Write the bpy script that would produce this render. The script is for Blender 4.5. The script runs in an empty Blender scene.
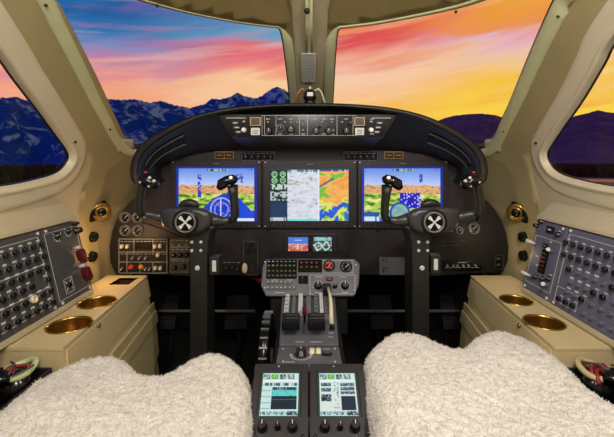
import bpy, bmesh, math, random
from mathutils import Vector, Matrix, noise
from mathutils.geometry import delaunay_2d_cdt
random.seed(7)
C = bpy.context.scene.collection
PI = math.pi
F, CX, CY = 380.0, 309.0, 160.0          # focal length in pixels, horizon point of the level lens

def V(*a): return Vector(a)
def at(px, py, Y): return Vector(((px - CX) * Y / F, Y, (CY - py) * Y / F))
def s2l(c):
    c = c / 255.0
    return c / 12.92 if c <= 0.04045 else ((c + 0.055) / 1.055) ** 2.4
def lin(rgb): return tuple(s2l(c) for c in rgb)

# ------------------------------------------------------------------ materials
def mat(name, rgb, rough=0.5, metal=0.0, var=0.0, scale=40, bump=0.0, bscale=200, spec=0.5, emit=0.0, coat=0.0):
    m = bpy.data.materials.new(name); m.use_nodes = True
    nt = m.node_tree; n = nt.nodes; l = nt.links
    b = n['Principled BSDF']
    c = lin(rgb)
    b.inputs['Base Color'].default_value = (*c, 1)
    b.inputs['Roughness'].default_value = rough
    b.inputs['Metallic'].default_value = metal
    b.inputs['Specular IOR Level'].default_value = spec
    if coat: b.inputs['Coat Weight'].default_value = coat
    tc = n.new('ShaderNodeTexCoord')
    if var > 0:
        nz = n.new('ShaderNodeTexNoise'); nz.inputs['Scale'].default_value = scale; nz.inputs['Detail'].default_value = 4
        l.new(tc.outputs['Object'], nz.inputs['Vector'])
        r = n.new('ShaderNodeValToRGB')
        r.color_ramp.elements[0].position = 0.3; r.color_ramp.elements[1].position = 0.7
        r.color_ramp.elements[0].color = (*[x * (1 - var) for x in c], 1)
        r.color_ramp.elements[1].color = (*[min(1, x * (1 + var)) for x in c], 1)
        l.new(nz.outputs['Fac'], r.inputs['Fac']); l.new(r.outputs['Color'], b.inputs['Base Color'])
    if bump > 0:
        nb = n.new('ShaderNodeTexNoise'); nb.inputs['Scale'].default_value = bscale; nb.inputs['Detail'].default_value = 5
        l.new(tc.outputs['Object'], nb.inputs['Vector'])
        bp = n.new('ShaderNodeBump'); bp.inputs['Strength'].default_value = bump; bp.inputs['Distance'].default_value = 0.004
        l.new(nb.outputs['Fac'], bp.inputs['Height']); l.new(bp.outputs['Normal'], b.inputs['Normal'])
    if emit > 0:
        b.inputs['Emission Color'].default_value = (*c, 1); b.inputs['Emission Strength'].default_value = emit
    return m

M = {}
M['liner'] = mat('liner_vinyl', (192, 180, 150), .55, var=.05, scale=6, bump=.15, bscale=500)
M['headliner'] = mat('headliner_shaded', (150, 134, 86), .8, var=.06, scale=9, bump=.2, bscale=700)  # ceiling shade partly put into a darker lining colour
M['pillar'] = mat('liner_shaded_pillar', (166, 152, 110), .6, var=.05, scale=6, bump=.15, bscale=500)  # wall liner darkened to carry the shade on the pillars
M['frame'] = mat('window_frame_plastic', (212, 202, 174), .4, var=.03, scale=10)
M['trimgreen'] = mat('windshield_trim', (206, 208, 164), .45, var=.05, scale=14)
M['seal'] = mat('rubber_seal', (18, 18, 18), .5)
M['black'] = mat('black_vinyl', (20, 20, 20), .55, var=.2, scale=20, bump=.2, bscale=300)
M['hood'] = mat('hood_vinyl', (20, 23, 21), .36, var=.15, scale=14, bump=.25, bscale=400)
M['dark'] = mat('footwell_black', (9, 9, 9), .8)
M['panel'] = mat('panel_paint', (34, 27, 36), .5, var=.08, scale=12, bump=.1, bscale=600)
M['wing'] = mat('panel_wing_paint', (24, 24, 22), .45, var=.1, scale=12, bump=.1, bscale=600)
M['bezel'] = mat('bezel_plastic', (34, 30, 34), .45, var=.08, scale=30)
M['gloss'] = mat('gloss_black', (10, 10, 11), .18)
M['knob'] = mat('knob_black', (16, 16, 17), .32)
M['white'] = mat('white_marking', (215, 215, 210), .5)
M['cream'] = mat('cream_knob', (226, 218, 180), .4)
M['grey'] = mat('grey_panel_paint', (74, 74, 74), .5, var=.08, scale=25, bump=.1, bscale=800)
M['bluegrey'] = mat('bluegrey_panel_paint', (98, 97, 118), .5, var=.06, scale=25, bump=.1, bscale=800)
M['midgrey'] = mat('mid_grey_metal', (112, 112, 116), .4, metal=.2, var=.12, scale=40)
M['ped'] = mat('pedestal_paint', (96, 96, 104), .45, metal=.1, var=.1, scale=40)
M['silver'] = mat('silver_metal', (214, 214, 210), .36, metal=.25, var=.08, scale=60)
M['brass'] = mat('brass_metal', (190, 158, 84), .28, metal=1.0, var=.18, scale=18)
M['gunmetal'] = mat('yoke_paint', (66, 66, 68), .34, metal=.35, var=.12, scale=60, bump=.08, bscale=900)
M['column'] = mat('column_paint', (40, 40, 36), .42, metal=.2, var=.12, scale=30)
M['red'] = mat('red_plastic', (200, 40, 32), .35)
M['darkred'] = mat('dark_red_plastic', (92, 12, 20), .35)
M['redhose'] = mat('red_hose', (140, 30, 40), .45)
M['palegreen'] = mat('pale_green_tube', (190, 205, 150), .4)
M['cabinet'] = mat('cabinet_vinyl', (205, 186, 140), .5, var=.06, scale=7, bump=.15, bscale=500)
M['leather'] = mat('cabinet_leather', (188, 172, 126), .5, var=.08, scale=8, bump=.25, bscale=250)
M['placard'] = mat('placard_silver', (206, 208, 204), .4, var=.1, scale=160)
M['tan'] = mat('tan_frame', (176, 140, 92), .4)
M['brown'] = mat('brown_screen', (64, 44, 30), .25)
M['amber'] = mat('amber_legend', (190, 120, 40), .4, emit=.25)
M['purple'] = mat('purple_legend', (150, 130, 190), .4, emit=.15)
M['greenlamp'] = mat('green_lamp', (70, 170, 60), .4, emit=.3)
M['redlamp'] = mat('red_lamp', (200, 50, 40), .4, emit=.2)
M['olive'] = mat('olive_legend', (120, 120, 60), .5)
M['carpet'] = mat('dark_carpet', (26, 24, 22), .95, var=.3, scale=120, bump=.6, bscale=400)
M['copper'] = mat('copper_bracket', (190, 110, 70), .35, metal=.6)

def fleece_mat():
    m = bpy.data.materials.new('sheepskin'); m.use_nodes = True
    nt = m.node_tree; n = nt.nodes; l = nt.links; b = n['Principled BSDF']
    b.inputs['Roughness'].default_value = .95; b.inputs['Specular IOR Level'].default_value = .15
    b.inputs['Sheen Weight'].default_value = .25; b.inputs['Sheen Roughness'].default_value = .6
    tc = n.new('ShaderNodeTexCoord')
    nz = n.new('ShaderNodeTexNoise'); nz.inputs['Scale'].default_value = 110; nz.inputs['Detail'].default_value = 6
    nz.inputs['Roughness'].default_value = .7
    l.new(tc.outputs['Object'], nz.inputs['Vector'])
    r = n.new('ShaderNodeValToRGB')
    r.color_ramp.elements[0].position = .28; r.color_ramp.elements[0].color = (*lin((192, 180, 164)), 1)  # dark ramp end imitates shade between the curls
    r.color_ramp.elements[1].position = .5; r.color_ramp.elements[1].color = (*lin((236, 230, 222)), 1)
    l.new(nz.outputs['Fac'], r.inputs['Fac']); l.new(r.outputs['Color'], b.inputs['Base Color'])
    n2 = n.new('ShaderNodeTexNoise'); n2.inputs['Scale'].default_value = 120; n2.inputs['Detail'].default_value = 5
    l.new(tc.outputs['Object'], n2.inputs['Vector'])
    bp = n.new('ShaderNodeBump'); bp.inputs['Strength'].default_value = .9; bp.inputs['Distance'].default_value = .009
    l.new(n2.outputs['Fac'], bp.inputs['Height']); l.new(bp.outputs['Normal'], b.inputs['Normal'])
    return m
M['fleece'] = fleece_mat()

def glass_mat():
    m = bpy.data.materials.new('window_glass'); m.use_nodes = True
    nt = m.node_tree; n = nt.nodes; l = nt.links; n.clear()
    o = n.new('ShaderNodeOutputMaterial'); mx = n.new('ShaderNodeMixShader')
    t = n.new('ShaderNodeBsdfTransparent'); g = n.new('ShaderNodeBsdfGlossy'); g.inputs['Roughness'].default_value = .02
    t.inputs['Color'].default_value = (.97, .98, .98, 1)
    fr = n.new('ShaderNodeFresnel'); fr.inputs['IOR'].default_value = 1.12
    l.new(fr.outputs[0], mx.inputs[0]); l.new(t.outputs[0], mx.inputs[1]); l.new(g.outputs[0], mx.inputs[2])
    l.new(mx.outputs[0], o.inputs[0]); return m
M['glass'] = glass_mat()

def screen_mat():
    m = bpy.data.materials.new('lit_screen'); m.use_nodes = True
    nt = m.node_tree; n = nt.nodes; l = nt.links; b = n['Principled BSDF']
    b.inputs['Base Color'].default_value = (.01, .01, .012, 1); b.inputs['Roughness'].default_value = .25
    a = n.new('ShaderNodeAttribute'); a.attribute_name = 'screen_image'
    l.new(a.outputs['Color'], b.inputs['Emission Color']); b.inputs['Emission Strength'].default_value = 1.0
    return m
M['screen'] = screen_mat()

# ------------------------------------------------------------------ mesh builder
class MB:
    def __init__(s): s.v = []; s.f = []; s.sm = []; s.mi = []; s.mats = []; s.cur = 0
    def use(s, m):
        if m not in s.mats: s.mats.append(m)
        s.cur = s.mats.index(m); return s
    def add(s, verts, faces, smooth=False):
        o = len(s.v); s.v += [tuple(v) for v in verts]
        for f in faces:
            s.f.append([i + o for i in f]); s.sm.append(smooth); s.mi.append(s.cur)
        return s
    def box(s, c, d, M3=None):
        x, y, z = [k / 2 for k in d]
        vs = [Vector((sx * x, sy * y, sz * z)) for sz in (-1, 1) for sy in (-1, 1) for sx in (-1, 1)]
        if M3: vs = [M3 @ v for v in vs]
        vs = [v + Vector(c) for v in vs]
        return s.add(vs, [(0, 2, 3, 1), (4, 5, 7, 6), (0, 1, 5, 4), (2, 6, 7, 3), (0, 4, 6, 2), (1, 3, 7, 5)])
    def rings(s, rs, closed_ring=True, cap=(True, True), smooth=True):
        n = len(rs[0]); vs = [p for r in rs for p in r]; fs = []
        for i in range(len(rs) - 1):
            for j in range(n if closed_ring else n - 1):
                k = (j + 1) % n
                fs.append((i * n + j, i * n + k, (i + 1) * n + k, (i + 1) * n + j))
        s.add(vs, fs, smooth)
        if closed_ring:
            if cap[0]: s.add(rs[0], [tuple(range(n))[::-1]])
            if cap[1]: s.add(rs[-1], [tuple(range(n))])
        return s
    def lathe(s, prof, o=(0, 0, 0), ax=(0, 0, 1), n=20, cap=(True, True), smooth=True, flip=None):
        ax = Vector(ax).normalized(); q = ax.to_track_quat('Z', 'Y')
        rs = []
        for r, h in prof:
            rs.append([Vector(o) + q @ Vector((r * math.cos(2 * PI * j / n), r * math.sin(2 * PI * j / n), h)) for j in range(n)])
        for i in range(len(rs) - 1):       # every band separately, so the edges between bands stay crisp
            s.rings([rs[i], rs[i + 1]], cap=(cap[0] and i == 0, cap[1] and i == len(rs) - 2), smooth=smooth)
        return s
    def cyl(s, p0, p1, r0, r1=None, n=14):
        p0 = Vector(p0); p1 = Vector(p1)
        return s.lathe([(r0, 0), (r0 if r1 is None else r1, (p1 - p0).length)], p0, p1 - p0, n)
    def tube(s, pts, rad, n=12, flat=1.0, cap=True):
        pts = [Vector(p) for p in pts]
        if not isinstance(rad, (list, tuple)): rad = [rad] * len(pts)
        rs = []; up = None
        for i, p in enumerate(pts):
            t = (pts[min(i + 1, len(pts) - 1)] - pts[max(i - 1, 0)]).normalized()
            if up is None:
                up = Vector((0, 1, 0)) if abs(t.y) < .8 else Vector((0, 0, 1))
            u = (up - t * up.dot(t)).normalized(); w = t.cross(u); up = u
            rs.append([p + u * math.cos(2 * PI * j / n) * rad[i] * flat + w * math.sin(2 * PI * j / n) * rad[i] for j in range(n)])
        return s.rings(rs, cap=(cap, cap))
    def prism(s, poly, h0, h1, fn=None):
        """2D outline (local x, y) between heights h0 and h1 on local z"""
        a = 0
        for i in range(len(poly)):
            x0, y0 = poly[i][:2]; x1, y1 = poly[(i + 1) % len(poly)][:2]; a += x0 * y1 - x1 * y0
        if a < 0: poly = poly[::-1]
        n = len(poly)
        P = fn or (lambda x, y, z: Vector((x, y, z)))
        vs = [P(p[0], p[1], h0) for p in poly] + [P(p[0], p[1], h1) for p in poly]
        fs = [tuple(range(n))[::-1], tuple(range(n, 2 * n))] + [(i, (i + 1) % n, n + (i + 1) % n, n + i) for i in range(n)]
        return s.add(vs, fs)
    def build(s, name, m=None, parent=None, bevel=0, loc=None, smooth_all=False, seg=2):
        me = bpy.data.meshes.new(name); me.from_pydata(s.v, [], s.f)
        mats = s.mats if s.mats else [m]
        for k in mats: me.materials.append(M[k] if isinstance(k, str) else k)
        me.polygons.foreach_set('use_smooth', [True] * len(s.f) if smooth_all else s.sm)
        me.polygons.foreach_set('material_index', s.mi if s.mats else [0] * len(s.f))
        me.update()
        bm = bmesh.new(); bm.from_mesh(me); bmesh.ops.remove_doubles(bm, verts=bm.verts, dist=1e-6)
        bm.to_mesh(me); bm.free(); me.update()
        o = bpy.data.objects.new(name, me); C.objects.link(o)
        if parent: o.parent = parent
        if loc is not None: o.location = loc
        if bevel:
            b = o.modifiers.new('bevel', 'BEVEL'); b.width = bevel; b.segments = seg; b.limit_method = 'ANGLE'; b.angle_limit = .6
        return o

def inst(name, mesh, parent, loc, rotz=0):
    o = bpy.data.objects.new(name, mesh); C.objects.link(o); o.parent = parent; o.location = loc
    if rotz: o.rotation_euler = (0, 0, rotz)
    return o
MESH = {}
def cached(key, fn):
    if key not in MESH:
        o = fn(); MESH[key] = o.data; bpy.data.objects.remove(o)
    return MESH[key]

def tag(o, label=None, cat=None, group=None, kind=None):
    if label: o['label'] = label
    if cat: o['category'] = cat
    if group: o['group'] = group
    if kind: o['kind'] = kind
    return o
def thing(name, label, cat, mtx, group=None):
    o = bpy.data.objects.new(name, None); C.objects.link(o)
    o.empty_display_size = .02
    o.matrix_world = mtx if isinstance(mtx, Matrix) else Matrix.Translation(Vector(mtx))
    tag(o, label, cat, group); return o
def struct(o): o['kind'] = 'structure'; return o

class Frame:
    def __init__(s, O, xd, yd):
        s.O = Vector(O); s.x = Vector(xd).normalized(); yd = Vector(yd)
        s.y = (yd - s.x * yd.dot(s.x)).normalized(); s.z = s.x.cross(s.y)
        s.m = Matrix((( s.x.x, s.y.x, s.z.x, s.O.x), (s.x.y, s.y.y, s.z.y, s.O.y), (s.x.z, s.y.z, s.z.z, s.O.z), (0, 0, 0, 1)))
        s.inv = s.m.inverted()
    def hit(s, px, py, h=0):
        d = at(px, py, 1.0); t = (s.O + s.z * h).dot(s.z) / d.dot(s.z)
        return d * t
    def l(s, px, py, h=0):
        return s.inv @ s.hit(px, py, h)
    def p(s, px, py, h=0):
        q = s.l(px, py, h); return (q.x, q.y)
    def sub(s, px, py, h=0):
        return Frame(s.hit(px, py, h), s.x, s.y)

def rrect(x0, y0, x1, y1, r, n=4):
    if x1 < x0: x0, x1 = x1, x0
    if y1 < y0: y0, y1 = y1, y0
    out = []
    for cx, cy, a0 in ((x1 - r, y1 - r, 0), (x0 + r, y1 - r, PI / 2), (x0 + r, y0 + r, PI), (x1 - r, y0 + r, 1.5 * PI)):
        for i in range(n + 1):
            a = a0 + PI / 2 * i / n; out.append((cx + r * math.cos(a), cy + r * math.sin(a)))
    return out
def frame_ring(mb, x0, y0, x1, y1, w, h0, h1):
    """picture-frame shaped rim"""
    mb.prism([(x0, y0), (x1, y0), (x1, y0 + w), (x0, y0 + w)], h0, h1); mb.prism([(x0, y1 - w), (x1, y1 - w), (x1, y1), (x0, y1)], h0, h1)
    mb.prism([(x0, y0 + w), (x0 + w, y0 + w), (x0 + w, y1 - w), (x0, y1 - w)], h0, h1); mb.prism([(x1 - w, y0 + w), (x1, y0 + w), (x1, y1 - w), (x1 - w, y1 - w)], h0, h1)
    return mb
def outline(mb, pts, w, h=.0004, closed=True):
    n = len(pts)
    for i in range(n if closed else n - 1):
        a = Vector((pts[i][0], pts[i][1])); b = Vector((pts[(i + 1) % n][0], pts[(i + 1) % n][1]))
        d = (b - a)
        if d.length < 1e-6: continue
        d.normalize(); q = Vector((-d.y, d.x)) * w / 2
        a2 = a - d * w / 2; b2 = b + d * w / 2
        mb.prism([tuple(a2 - q), tuple(b2 - q), tuple(b2 + q), tuple(a2 + q)], 0, h)
    return mb

def smoothpts(pts, k=6, closed=False):
    """Catmull-Rom"""
    n = len(pts); out = []
    P = [Vector(p) for p in pts]
    for i in range(n if closed else n - 1):
        p1 = P[i]; p2 = P[(i + 1) % n]
        p0 = P[(i - 1) % n] if closed or i > 0 else P[0]
        p3 = P[(i + 2) % n] if closed or i < n - 2 else P[-1]
        for j in range(k):
            t = j / k
            out.append(.5 * ((2 * p1) + (p2 - p0) * t + (2 * p0 - 5 * p1 + 4 * p2 - p3) * t * t + (3 * p1 - p0 - 3 * p2 + p3) * t ** 3))
    if not closed: out.append(P[-1])
    return out
def resample(pts, n):
    P = [Vector(p) for p in pts]; L = [0]
    for i in range(1, len(P)): L.append(L[-1] + (P[i] - P[i - 1]).length)
    out = []; j = 0
    for i in range(n):
        t = L[-1] * i / (n - 1)
        while j < len(P) - 2 and L[j + 1] < t: j += 1
        d = L[j + 1] - L[j]; out.append(P[j].lerp(P[j + 1], (t - L[j]) / d if d > 1e-9 else 0))
    return out

# ------------------------------------------------------------------ fuselage surface
def interp(tab, x):
    if x <= tab[0][0]: return tab[0][1]
    for i in range(len(tab) - 1):
        if x <= tab[i + 1][0]:
            t = (x - tab[i][0]) / (tab[i + 1][0] - tab[i][0])
            m = lambda k: (tab[k + 1][1] - tab[k - 1][1]) / (tab[k + 1][0] - tab[k - 1][0]) if 0 < k < len(tab) - 1 else 0
            h = tab[i + 1][0] - tab[i][0]; y0, y1 = tab[i][1], tab[i + 1][1]; m0, m1 = m(i) * h, m(i + 1) * h
            return (2*t**3-3*t*t+1)*y0 + (t**3-2*t*t+t)*m0 + (-2*t**3+3*t*t)*y1 + (t**3-t*t)*m1
    return tab[-1][1]
ZTOP = [(.2, .48), (.6, .47), (.85, .44), (1.0, .412), (1.15, .365), (1.5, .225), (1.9, .06)]
HALF = [(.2, .70), (1.1, .70), (1.3, .692), (1.5, .64), (1.9, .5)]
ZC, NT = -.2, 2.3
def fus(Y, phi):
    """phi 0 at the top, + to the right; returns the inner surface point"""
    a = interp(HALF, Y); s, c = math.sin(phi), math.cos(phi)
    if c >= 0: b, n = interp(ZTOP, Y) - ZC, NT
    else: b, n = .80, 8.0
    return Vector((a * math.copysign(abs(s) ** (2 / n), s), Y, ZC + b * math.copysign(abs(c) ** (2 / n), c)))
def fval(p):
    a = interp(HALF, p.y); dz = p.z - ZC
    b, n = (interp(ZTOP, p.y) - ZC, NT) if dz >= 0 else (.80, 8.0)
    return (abs(p.x) / a) ** n + (abs(dz) / b) ** n - 1
def fhit(px, py):
    d = at(px, py, 1.0); lo, hi = .02, 1.95
    for _ in range(50):
        mid = (lo + hi) / 2
        if fval(d * mid) < 0: lo = mid
        else: hi = mid
    return d * lo
def phi_of(p):
    a = interp(HALF, p.y); dz = p.z - ZC
    b, n = (interp(ZTOP, p.y) - ZC, NT) if dz >= 0 else (.80, 8.0)
    s = min(1, abs(p.x) / a) ** (n / 2); c = min(1, abs(dz) / b) ** (n / 2)
    return math.atan2(math.copysign(s, p.x), math.copysign(c, dz))
def fnorm(p):
    e = 1e-4; g = Vector([(fval(p + Vector(d) * e) - fval(p - Vector(d) * e)) for d in ((1,0,0),(0,1,0),(0,0,1))])
    return -g.normalized()                     # into the cabin
PS = .55
def to_par(p): return Vector((p.y, phi_of(p) * PS))
def from_par(q, off=0):
    p = fus(q.x, q.y / PS)
    return p + fnorm(p) * off if off else p
def inside(pt, poly):
    x, y = pt; r = False; n = len(poly)
    for i in range(n):
        x0, y0 = poly[i]; x1, y1 = poly[i - 1]
        if (y0 > y) != (y1 > y) and x < (x1 - x0) * (y - y0) / (y1 - y0) + x0: r = not r
    return r
def cdt(outer, holes=(), step=.03, keep=.3, lines=()):
    """triangulate outer minus holes with an interior grid"""
    pts = []; edges = []
    for loop in [outer] + list(holes):
        o = len(pts); pts += [Vector((p[0], p[1])) for p in loop]
        edges += [(o + i, o + (i + 1) % len(loop)) for i in range(len(loop))]
    for ln in lines:
        o = len(pts); pts += [Vector(p) for p in ln]; edges += [(o + i, o + i + 1) for i in range(len(ln) - 1)]
    xs = [p[0] for p in outer]; ys = [p[1] for p in outer]
    nb = len(pts); bd = [p.copy() for p in pts]
    x = min(xs) + step * .5
    while x < max(xs):
        y = min(ys) + step * .5
        while y < max(ys):
            if inside((x, y), outer) and not any(inside((x, y), h) for h in holes):
                if min((b.x - x) ** 2 + (b.y - y) ** 2 for b in bd) > (step * keep) ** 2:
                    pts.append(Vector((x, y)))
            y += step
        x += step
    vs, es, fs, *_ = delaunay_2d_cdt(pts, edges, [], 0, 1e-7)
    out = []
    for f in fs:
        c = sum((vs[i] for i in f), Vector((0, 0))) / len(f)
        if inside(c, outer) and not any(inside(c, h) for h in holes): out.append(list(f))
    return vs, out

def mirror(pts): return [(2 * CX - x, y) for x, y in pts]
WSL = [(52, 0), (66, 30), (82, 63), (98, 97), (110, 120), (120, 139), (133, 150), (160, 150), (220, 138), (289, 132),
       (291, 104), (287, 60), (283, 34), (279, 27.5), (272, 26.5), (240, 22.5), (195, 14), (160, 5), (137, -2), (100, -16), (70, -29), (50, -36), (38, -30), (40, -22)]
WSR = [(558, 0), (545, 27), (529, 63), (513, 101), (503, 122), (495, 140), (484, 150), (455, 150), (395, 138), (330, 132),
       (331, 104), (333, 60), (335, 34), (339, 27.5), (346, 26.5), (378, 22.5), (423, 14), (458, 6), (483, -2), (520, -16), (548, -29), (568, -36), (576, -30), (570, -20)]
SWL = [(0, 52), (20, 80), (42, 109), (60, 134), (70, 148), (73, 156), (70, 165), (60, 175), (40, 182), (0, 190), (-80, 198), (-200, 208),
       (-330, 214), (-420, 190), (-430, 110), (-390, 10), (-320, -60), (-240, -95), (-190, -110), (-150, -110), (-110, -85), (-60, -25)]
SWR = [(614, 38), (598, 66), (578, 100), (560, 126), (548, 144), (543, 154), (546, 165), (556, 175), (576, 182), (618, 190), (698, 198), (818, 208),
       (948, 214), (1038, 190), (1048, 110), (1008, 10), (938, -60), (858, -95), (808, -110), (768, -110), (728, -90), (680, -40)]
HOLES = {}; PIXL = {}
for nm, L in (('ws_left', WSL), ('ws_right', WSR), ('side_left', SWL), ('side_right', SWR)):
    base = smoothpts([V(x, y, 0) for x, y in L], 4, True)
    PIXL[nm] = base
    p3 = [fhit(p.x, p.y) for p in base]
    HOLES[nm] = [to_par(p) for p in p3]

PH = 2.75
Y0, Y1 = -.45, 1.93
def build_shell():
    outer = []
    for i in range(40): outer.append((Y0 + (Y1 - Y0) * i / 40, -PH * PS))
    for i in range(60): outer.append((Y1, -PH * PS + 2 * PH * PS * i / 60))
    for i in range(40): outer.append((Y1 - (Y1 - Y0) * i / 40, PH * PS))
    for i in range(60): outer.append((Y0, PH * PS - 2 * PH * PS * i / 60))
    holes = [[(p.x, p.y) for p in h] for h in HOLES.values()]
    PC = .60
    vs, fs = cdt(outer, holes, .035, .3, [[(Y0 + (Y1 - Y0) * (i + .5) / 70, s * PC * PS) for i in range(70)] for s in (-1, 1)])
    P = [from_par(v) for v in vs]
    groups = {'wall_left': [], 'wall_right': [], 'ceiling': [], 'wall_front': []}
    for f in fs:
        c = sum((P[i] for i in f), Vector()) / len(f)
        ph = sum(vs[i].y for i in f) / len(f) / PS
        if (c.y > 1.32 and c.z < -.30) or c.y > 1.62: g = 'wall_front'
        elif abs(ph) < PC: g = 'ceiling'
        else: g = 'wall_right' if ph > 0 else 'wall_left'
        groups[g].append(f)
    for g, fl in groups.items():
        mb = MB(); idx = {}; nv = []
        out = []
        for f in fl:
            r = []
            for i in f:
                if i not in idx: idx[i] = len(nv); nv.append(P[i])
                r.append(idx[i])
            out.append(r)
        mb.add(nv, out, True)
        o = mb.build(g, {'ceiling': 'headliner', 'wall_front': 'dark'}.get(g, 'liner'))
        sd = o.modifiers.new('thickness', 'SOLIDIFY'); sd.thickness = .012; sd.offset = 1 if True else -1
        # make normals point into the cabin
        me = o.data; bm = bmesh.new(); bm.from_mesh(me)
        for f in bm.faces:
            cc = f.calc_center_median()
            if f.normal.dot(fnorm(cc)) > 0: f.normal_flip()
        bm.to_mesh(me); bm.free()
        struct(o)
build_shell()

def sweep_loop(name, par_loop, prof, m, rng=None, closed=True, wf=None):
    """sweep a profile of (outward-from-opening, into-cabin) offsets along a loop on the fuselage surface"""
    pts = [from_par(q) for q in par_loop]; n = len(pts)
    c = sum(pts, Vector()) / n
    idx = list(range(n)) if rng is None else rng
    rs = []
    for i in idx:
        p = pts[i]; N = fnorm(p); T = (pts[(i + 1) % n] - pts[(i - 1) % n]).normalized()
        B = T.cross(N).normalized()
        mid = pts[(i + 1) % n] + pts[(i - 1) % n]
        rs.append([(p, N, B)])
    # outward sense from signed area
    a = sum(par_loop[i].x * par_loop[(i + 1) % n].y - par_loop[(i + 1) % n].x * par_loop[i].y for i in range(n))
    sgn = 1 if a > 0 else -1
    q0 = to_par(rs[0][0][0] + rs[0][0][2] * .01)
    if inside((q0.x, q0.y), [(q.x, q.y) for q in par_loop]): k = -1
    else: k = 1
    rr = [[p + B * k * (u * (wf(i) if wf and u > 0 else 1)) + N * (w * (wf(i) if wf and w > 0 else 1)) for u, w in prof] for i, ((p, N, B),) in enumerate(rs)]
    if closed and rng is None: rr.append(rr[0])
    mb = MB(); mb.rings(rr, closed_ring=False)
    o = mb.build(name, m); sd = o.modifiers.new('t', 'SOLIDIFY'); sd.thickness = .002
    return o

wsprof = [(-.004, -.045), (-.004, .004), (.0, .007), (.022, .008), (.026, .004), (.027, -.001)]
swprof = [(-.004, -.016), (-.004, -.008), (-.001, -.004), (.002, .006), (.007, .009), (.011, .004), (.016, .003), (.036, .006), (.046, .004), (.053, -.002)]
k = 0
for nm, nmat, pr in (('ws_left', 'trimgreen', wsprof), ('ws_right', 'trimgreen', wsprof), ('side_left', 'frame', swprof), ('side_right', 'frame', swprof)):
    k += 1
    def wf(i, L=PIXL[nm], w=nm.startswith('ws')):
        if not w: return 1
        p = L[i]; d = abs(p.x - 308)
        t_ = 1 if p.y > 40 else max(.1, (p.y - 27) / 13)
        if d > 180: t_ = 1 if (d > 255 or p.y > 5) else max(.1, min(1, (d - 235) / 20))
        return max(.1, min(1, t_))
    o = struct(sweep_loop('trim_%d' % k, HOLES[nm], pr, nmat, wf=wf))
    if nm.startswith('ws'): s = struct(sweep_loop('trim_%d' % (k + 4), HOLES[nm], [(-.008, -.04), (-.008, -.002), (-.003, -.002), (-.003, -.04)], 'seal'))
    else: s = struct(sweep_loop('trim_%d' % (k + 4), HOLES[nm], [(-.0055, -.017), (-.0055, -.009), (-.003, -.009), (-.003, -.017)], 'seal'))
    vs, fs = cdt([(p.x, p.y) for p in HOLES[nm]], (), .06)
    mb = MB(); mb.add([from_par(v, -.025 if k < 3 else -.013) for v in vs], fs, True)
    struct(mb.build('window_%d' % k, 'glass'))

# floor, aft wall added to keep sky light out, cabin ends
mb = MB(); mb.box((0, .75, -.88), (1.4, 2.45, .02)); struct(mb.build('floor', 'carpet'))
mb = MB(); pts = [fus(-.42, -3.0 + 6.0 * i / 60) for i in range(61)]
mb.add([p + Vector((0, 0, 0)) for p in pts] + [p + Vector((0, -.02, 0)) for p in pts], [tuple(range(61)), tuple(range(61, 122))[::-1]])
struct(mb.build('wall_back_blocker', 'liner'))
mb = MB(); pts = [fus(1.9, -3.0 + 6.0 * i / 60) for i in range(61)]
mb.add(pts + [p + Vector((0, .02, 0)) for p in pts], [tuple(range(61))[::-1], tuple(range(61, 122))])
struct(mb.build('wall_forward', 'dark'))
# ------------------------------------------------------------------ centre post cover, strap
def patch(name, pxs, m, off, step=.02, thick=.004):
    par = [to_par(fhit(x, y)) for x, y in pxs]
    poly = [(p.x, p.y) for p in par]
    vs, fs = cdt(poly, (), step)
    mb = MB(); mb.add([from_par(v, off) for v in vs], fs, True)
    o = mb.build(name, m)
    bm = bmesh.new(); bm.from_mesh(o.data)
    for f in bm.faces:
        if f.normal.dot(fnorm(f.calc_center_median())) < 0: f.normal_flip()
    bm.to_mesh(o.data); bm.free()
    sd = o.modifiers.new('t', 'SOLIDIFY'); sd.thickness = thick; sd.offset = -1
    return o
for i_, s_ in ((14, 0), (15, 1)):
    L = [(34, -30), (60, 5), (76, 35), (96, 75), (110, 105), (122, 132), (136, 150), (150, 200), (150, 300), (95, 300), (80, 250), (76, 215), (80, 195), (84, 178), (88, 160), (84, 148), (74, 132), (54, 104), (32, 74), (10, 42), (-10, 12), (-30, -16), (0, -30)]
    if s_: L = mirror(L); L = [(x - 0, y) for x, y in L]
    struct(patch('trim_%d' % i_, L, 'pillar', .0015, .03, .001))  # thin overlay on the pillars, shade put into its colour
for i_, s_ in ((16, 0), (17, 1)):
    L = [(116, 141), (119, 139), (130, 139), (133, 141), (133, 150), (131, 152), (119, 152), (117, 150)]
    if s_: L = mirror(L)
    struct(patch('trim_%d' % i_, [(p.x, p.y) for p in smoothpts([V(x, y, 0) for x, y in L], 3, True)], 'liner', .005, .03, .006))
post = smoothpts([V(x, y, 0) for x, y in [(291, -14), (292, 10), (293, 32), (295, 60), (297, 104), (300, 112), (319, 112), (322, 104), (325, 60), (327, 32), (328, 10), (329, -14)]], 5, True)
struct(patch('trim_9', [(p.x, p.y) for p in post], 'liner', .006))
sr = patch('post_strap', [(305.5, -6), (312.5, -6), (312.5, 55), (305.5, 55)], 'trimgreen', .012, .01, .004)
tag(sr, 'narrow olive vertical strap running down the windshield centre post above the placard', 'strap')
pb = fhit(307, 5); kn = MB(); kn.lathe([(.007, 0), (.008, .006), (.004, .012)], pb + fnorm(pb) * .014, fnorm(pb), 14)
tag(kn.build('latch_knob', 'black'), 'small black knob at the top of the centre post strap', 'knob')
pc = fhit(309, 68); N = fnorm(pc); up = (V(0, 0, 1) - N * N.z).normalized()
fr = Frame(pc + N * .012, up.cross(N), up)
t = thing('placard', 'silver printed placard with lines of text on the windshield centre post', 'placard', fr.m)
x0, y0 = fr.p(302, 81.5); x1, y1 = fr.p(316, 53)
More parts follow.
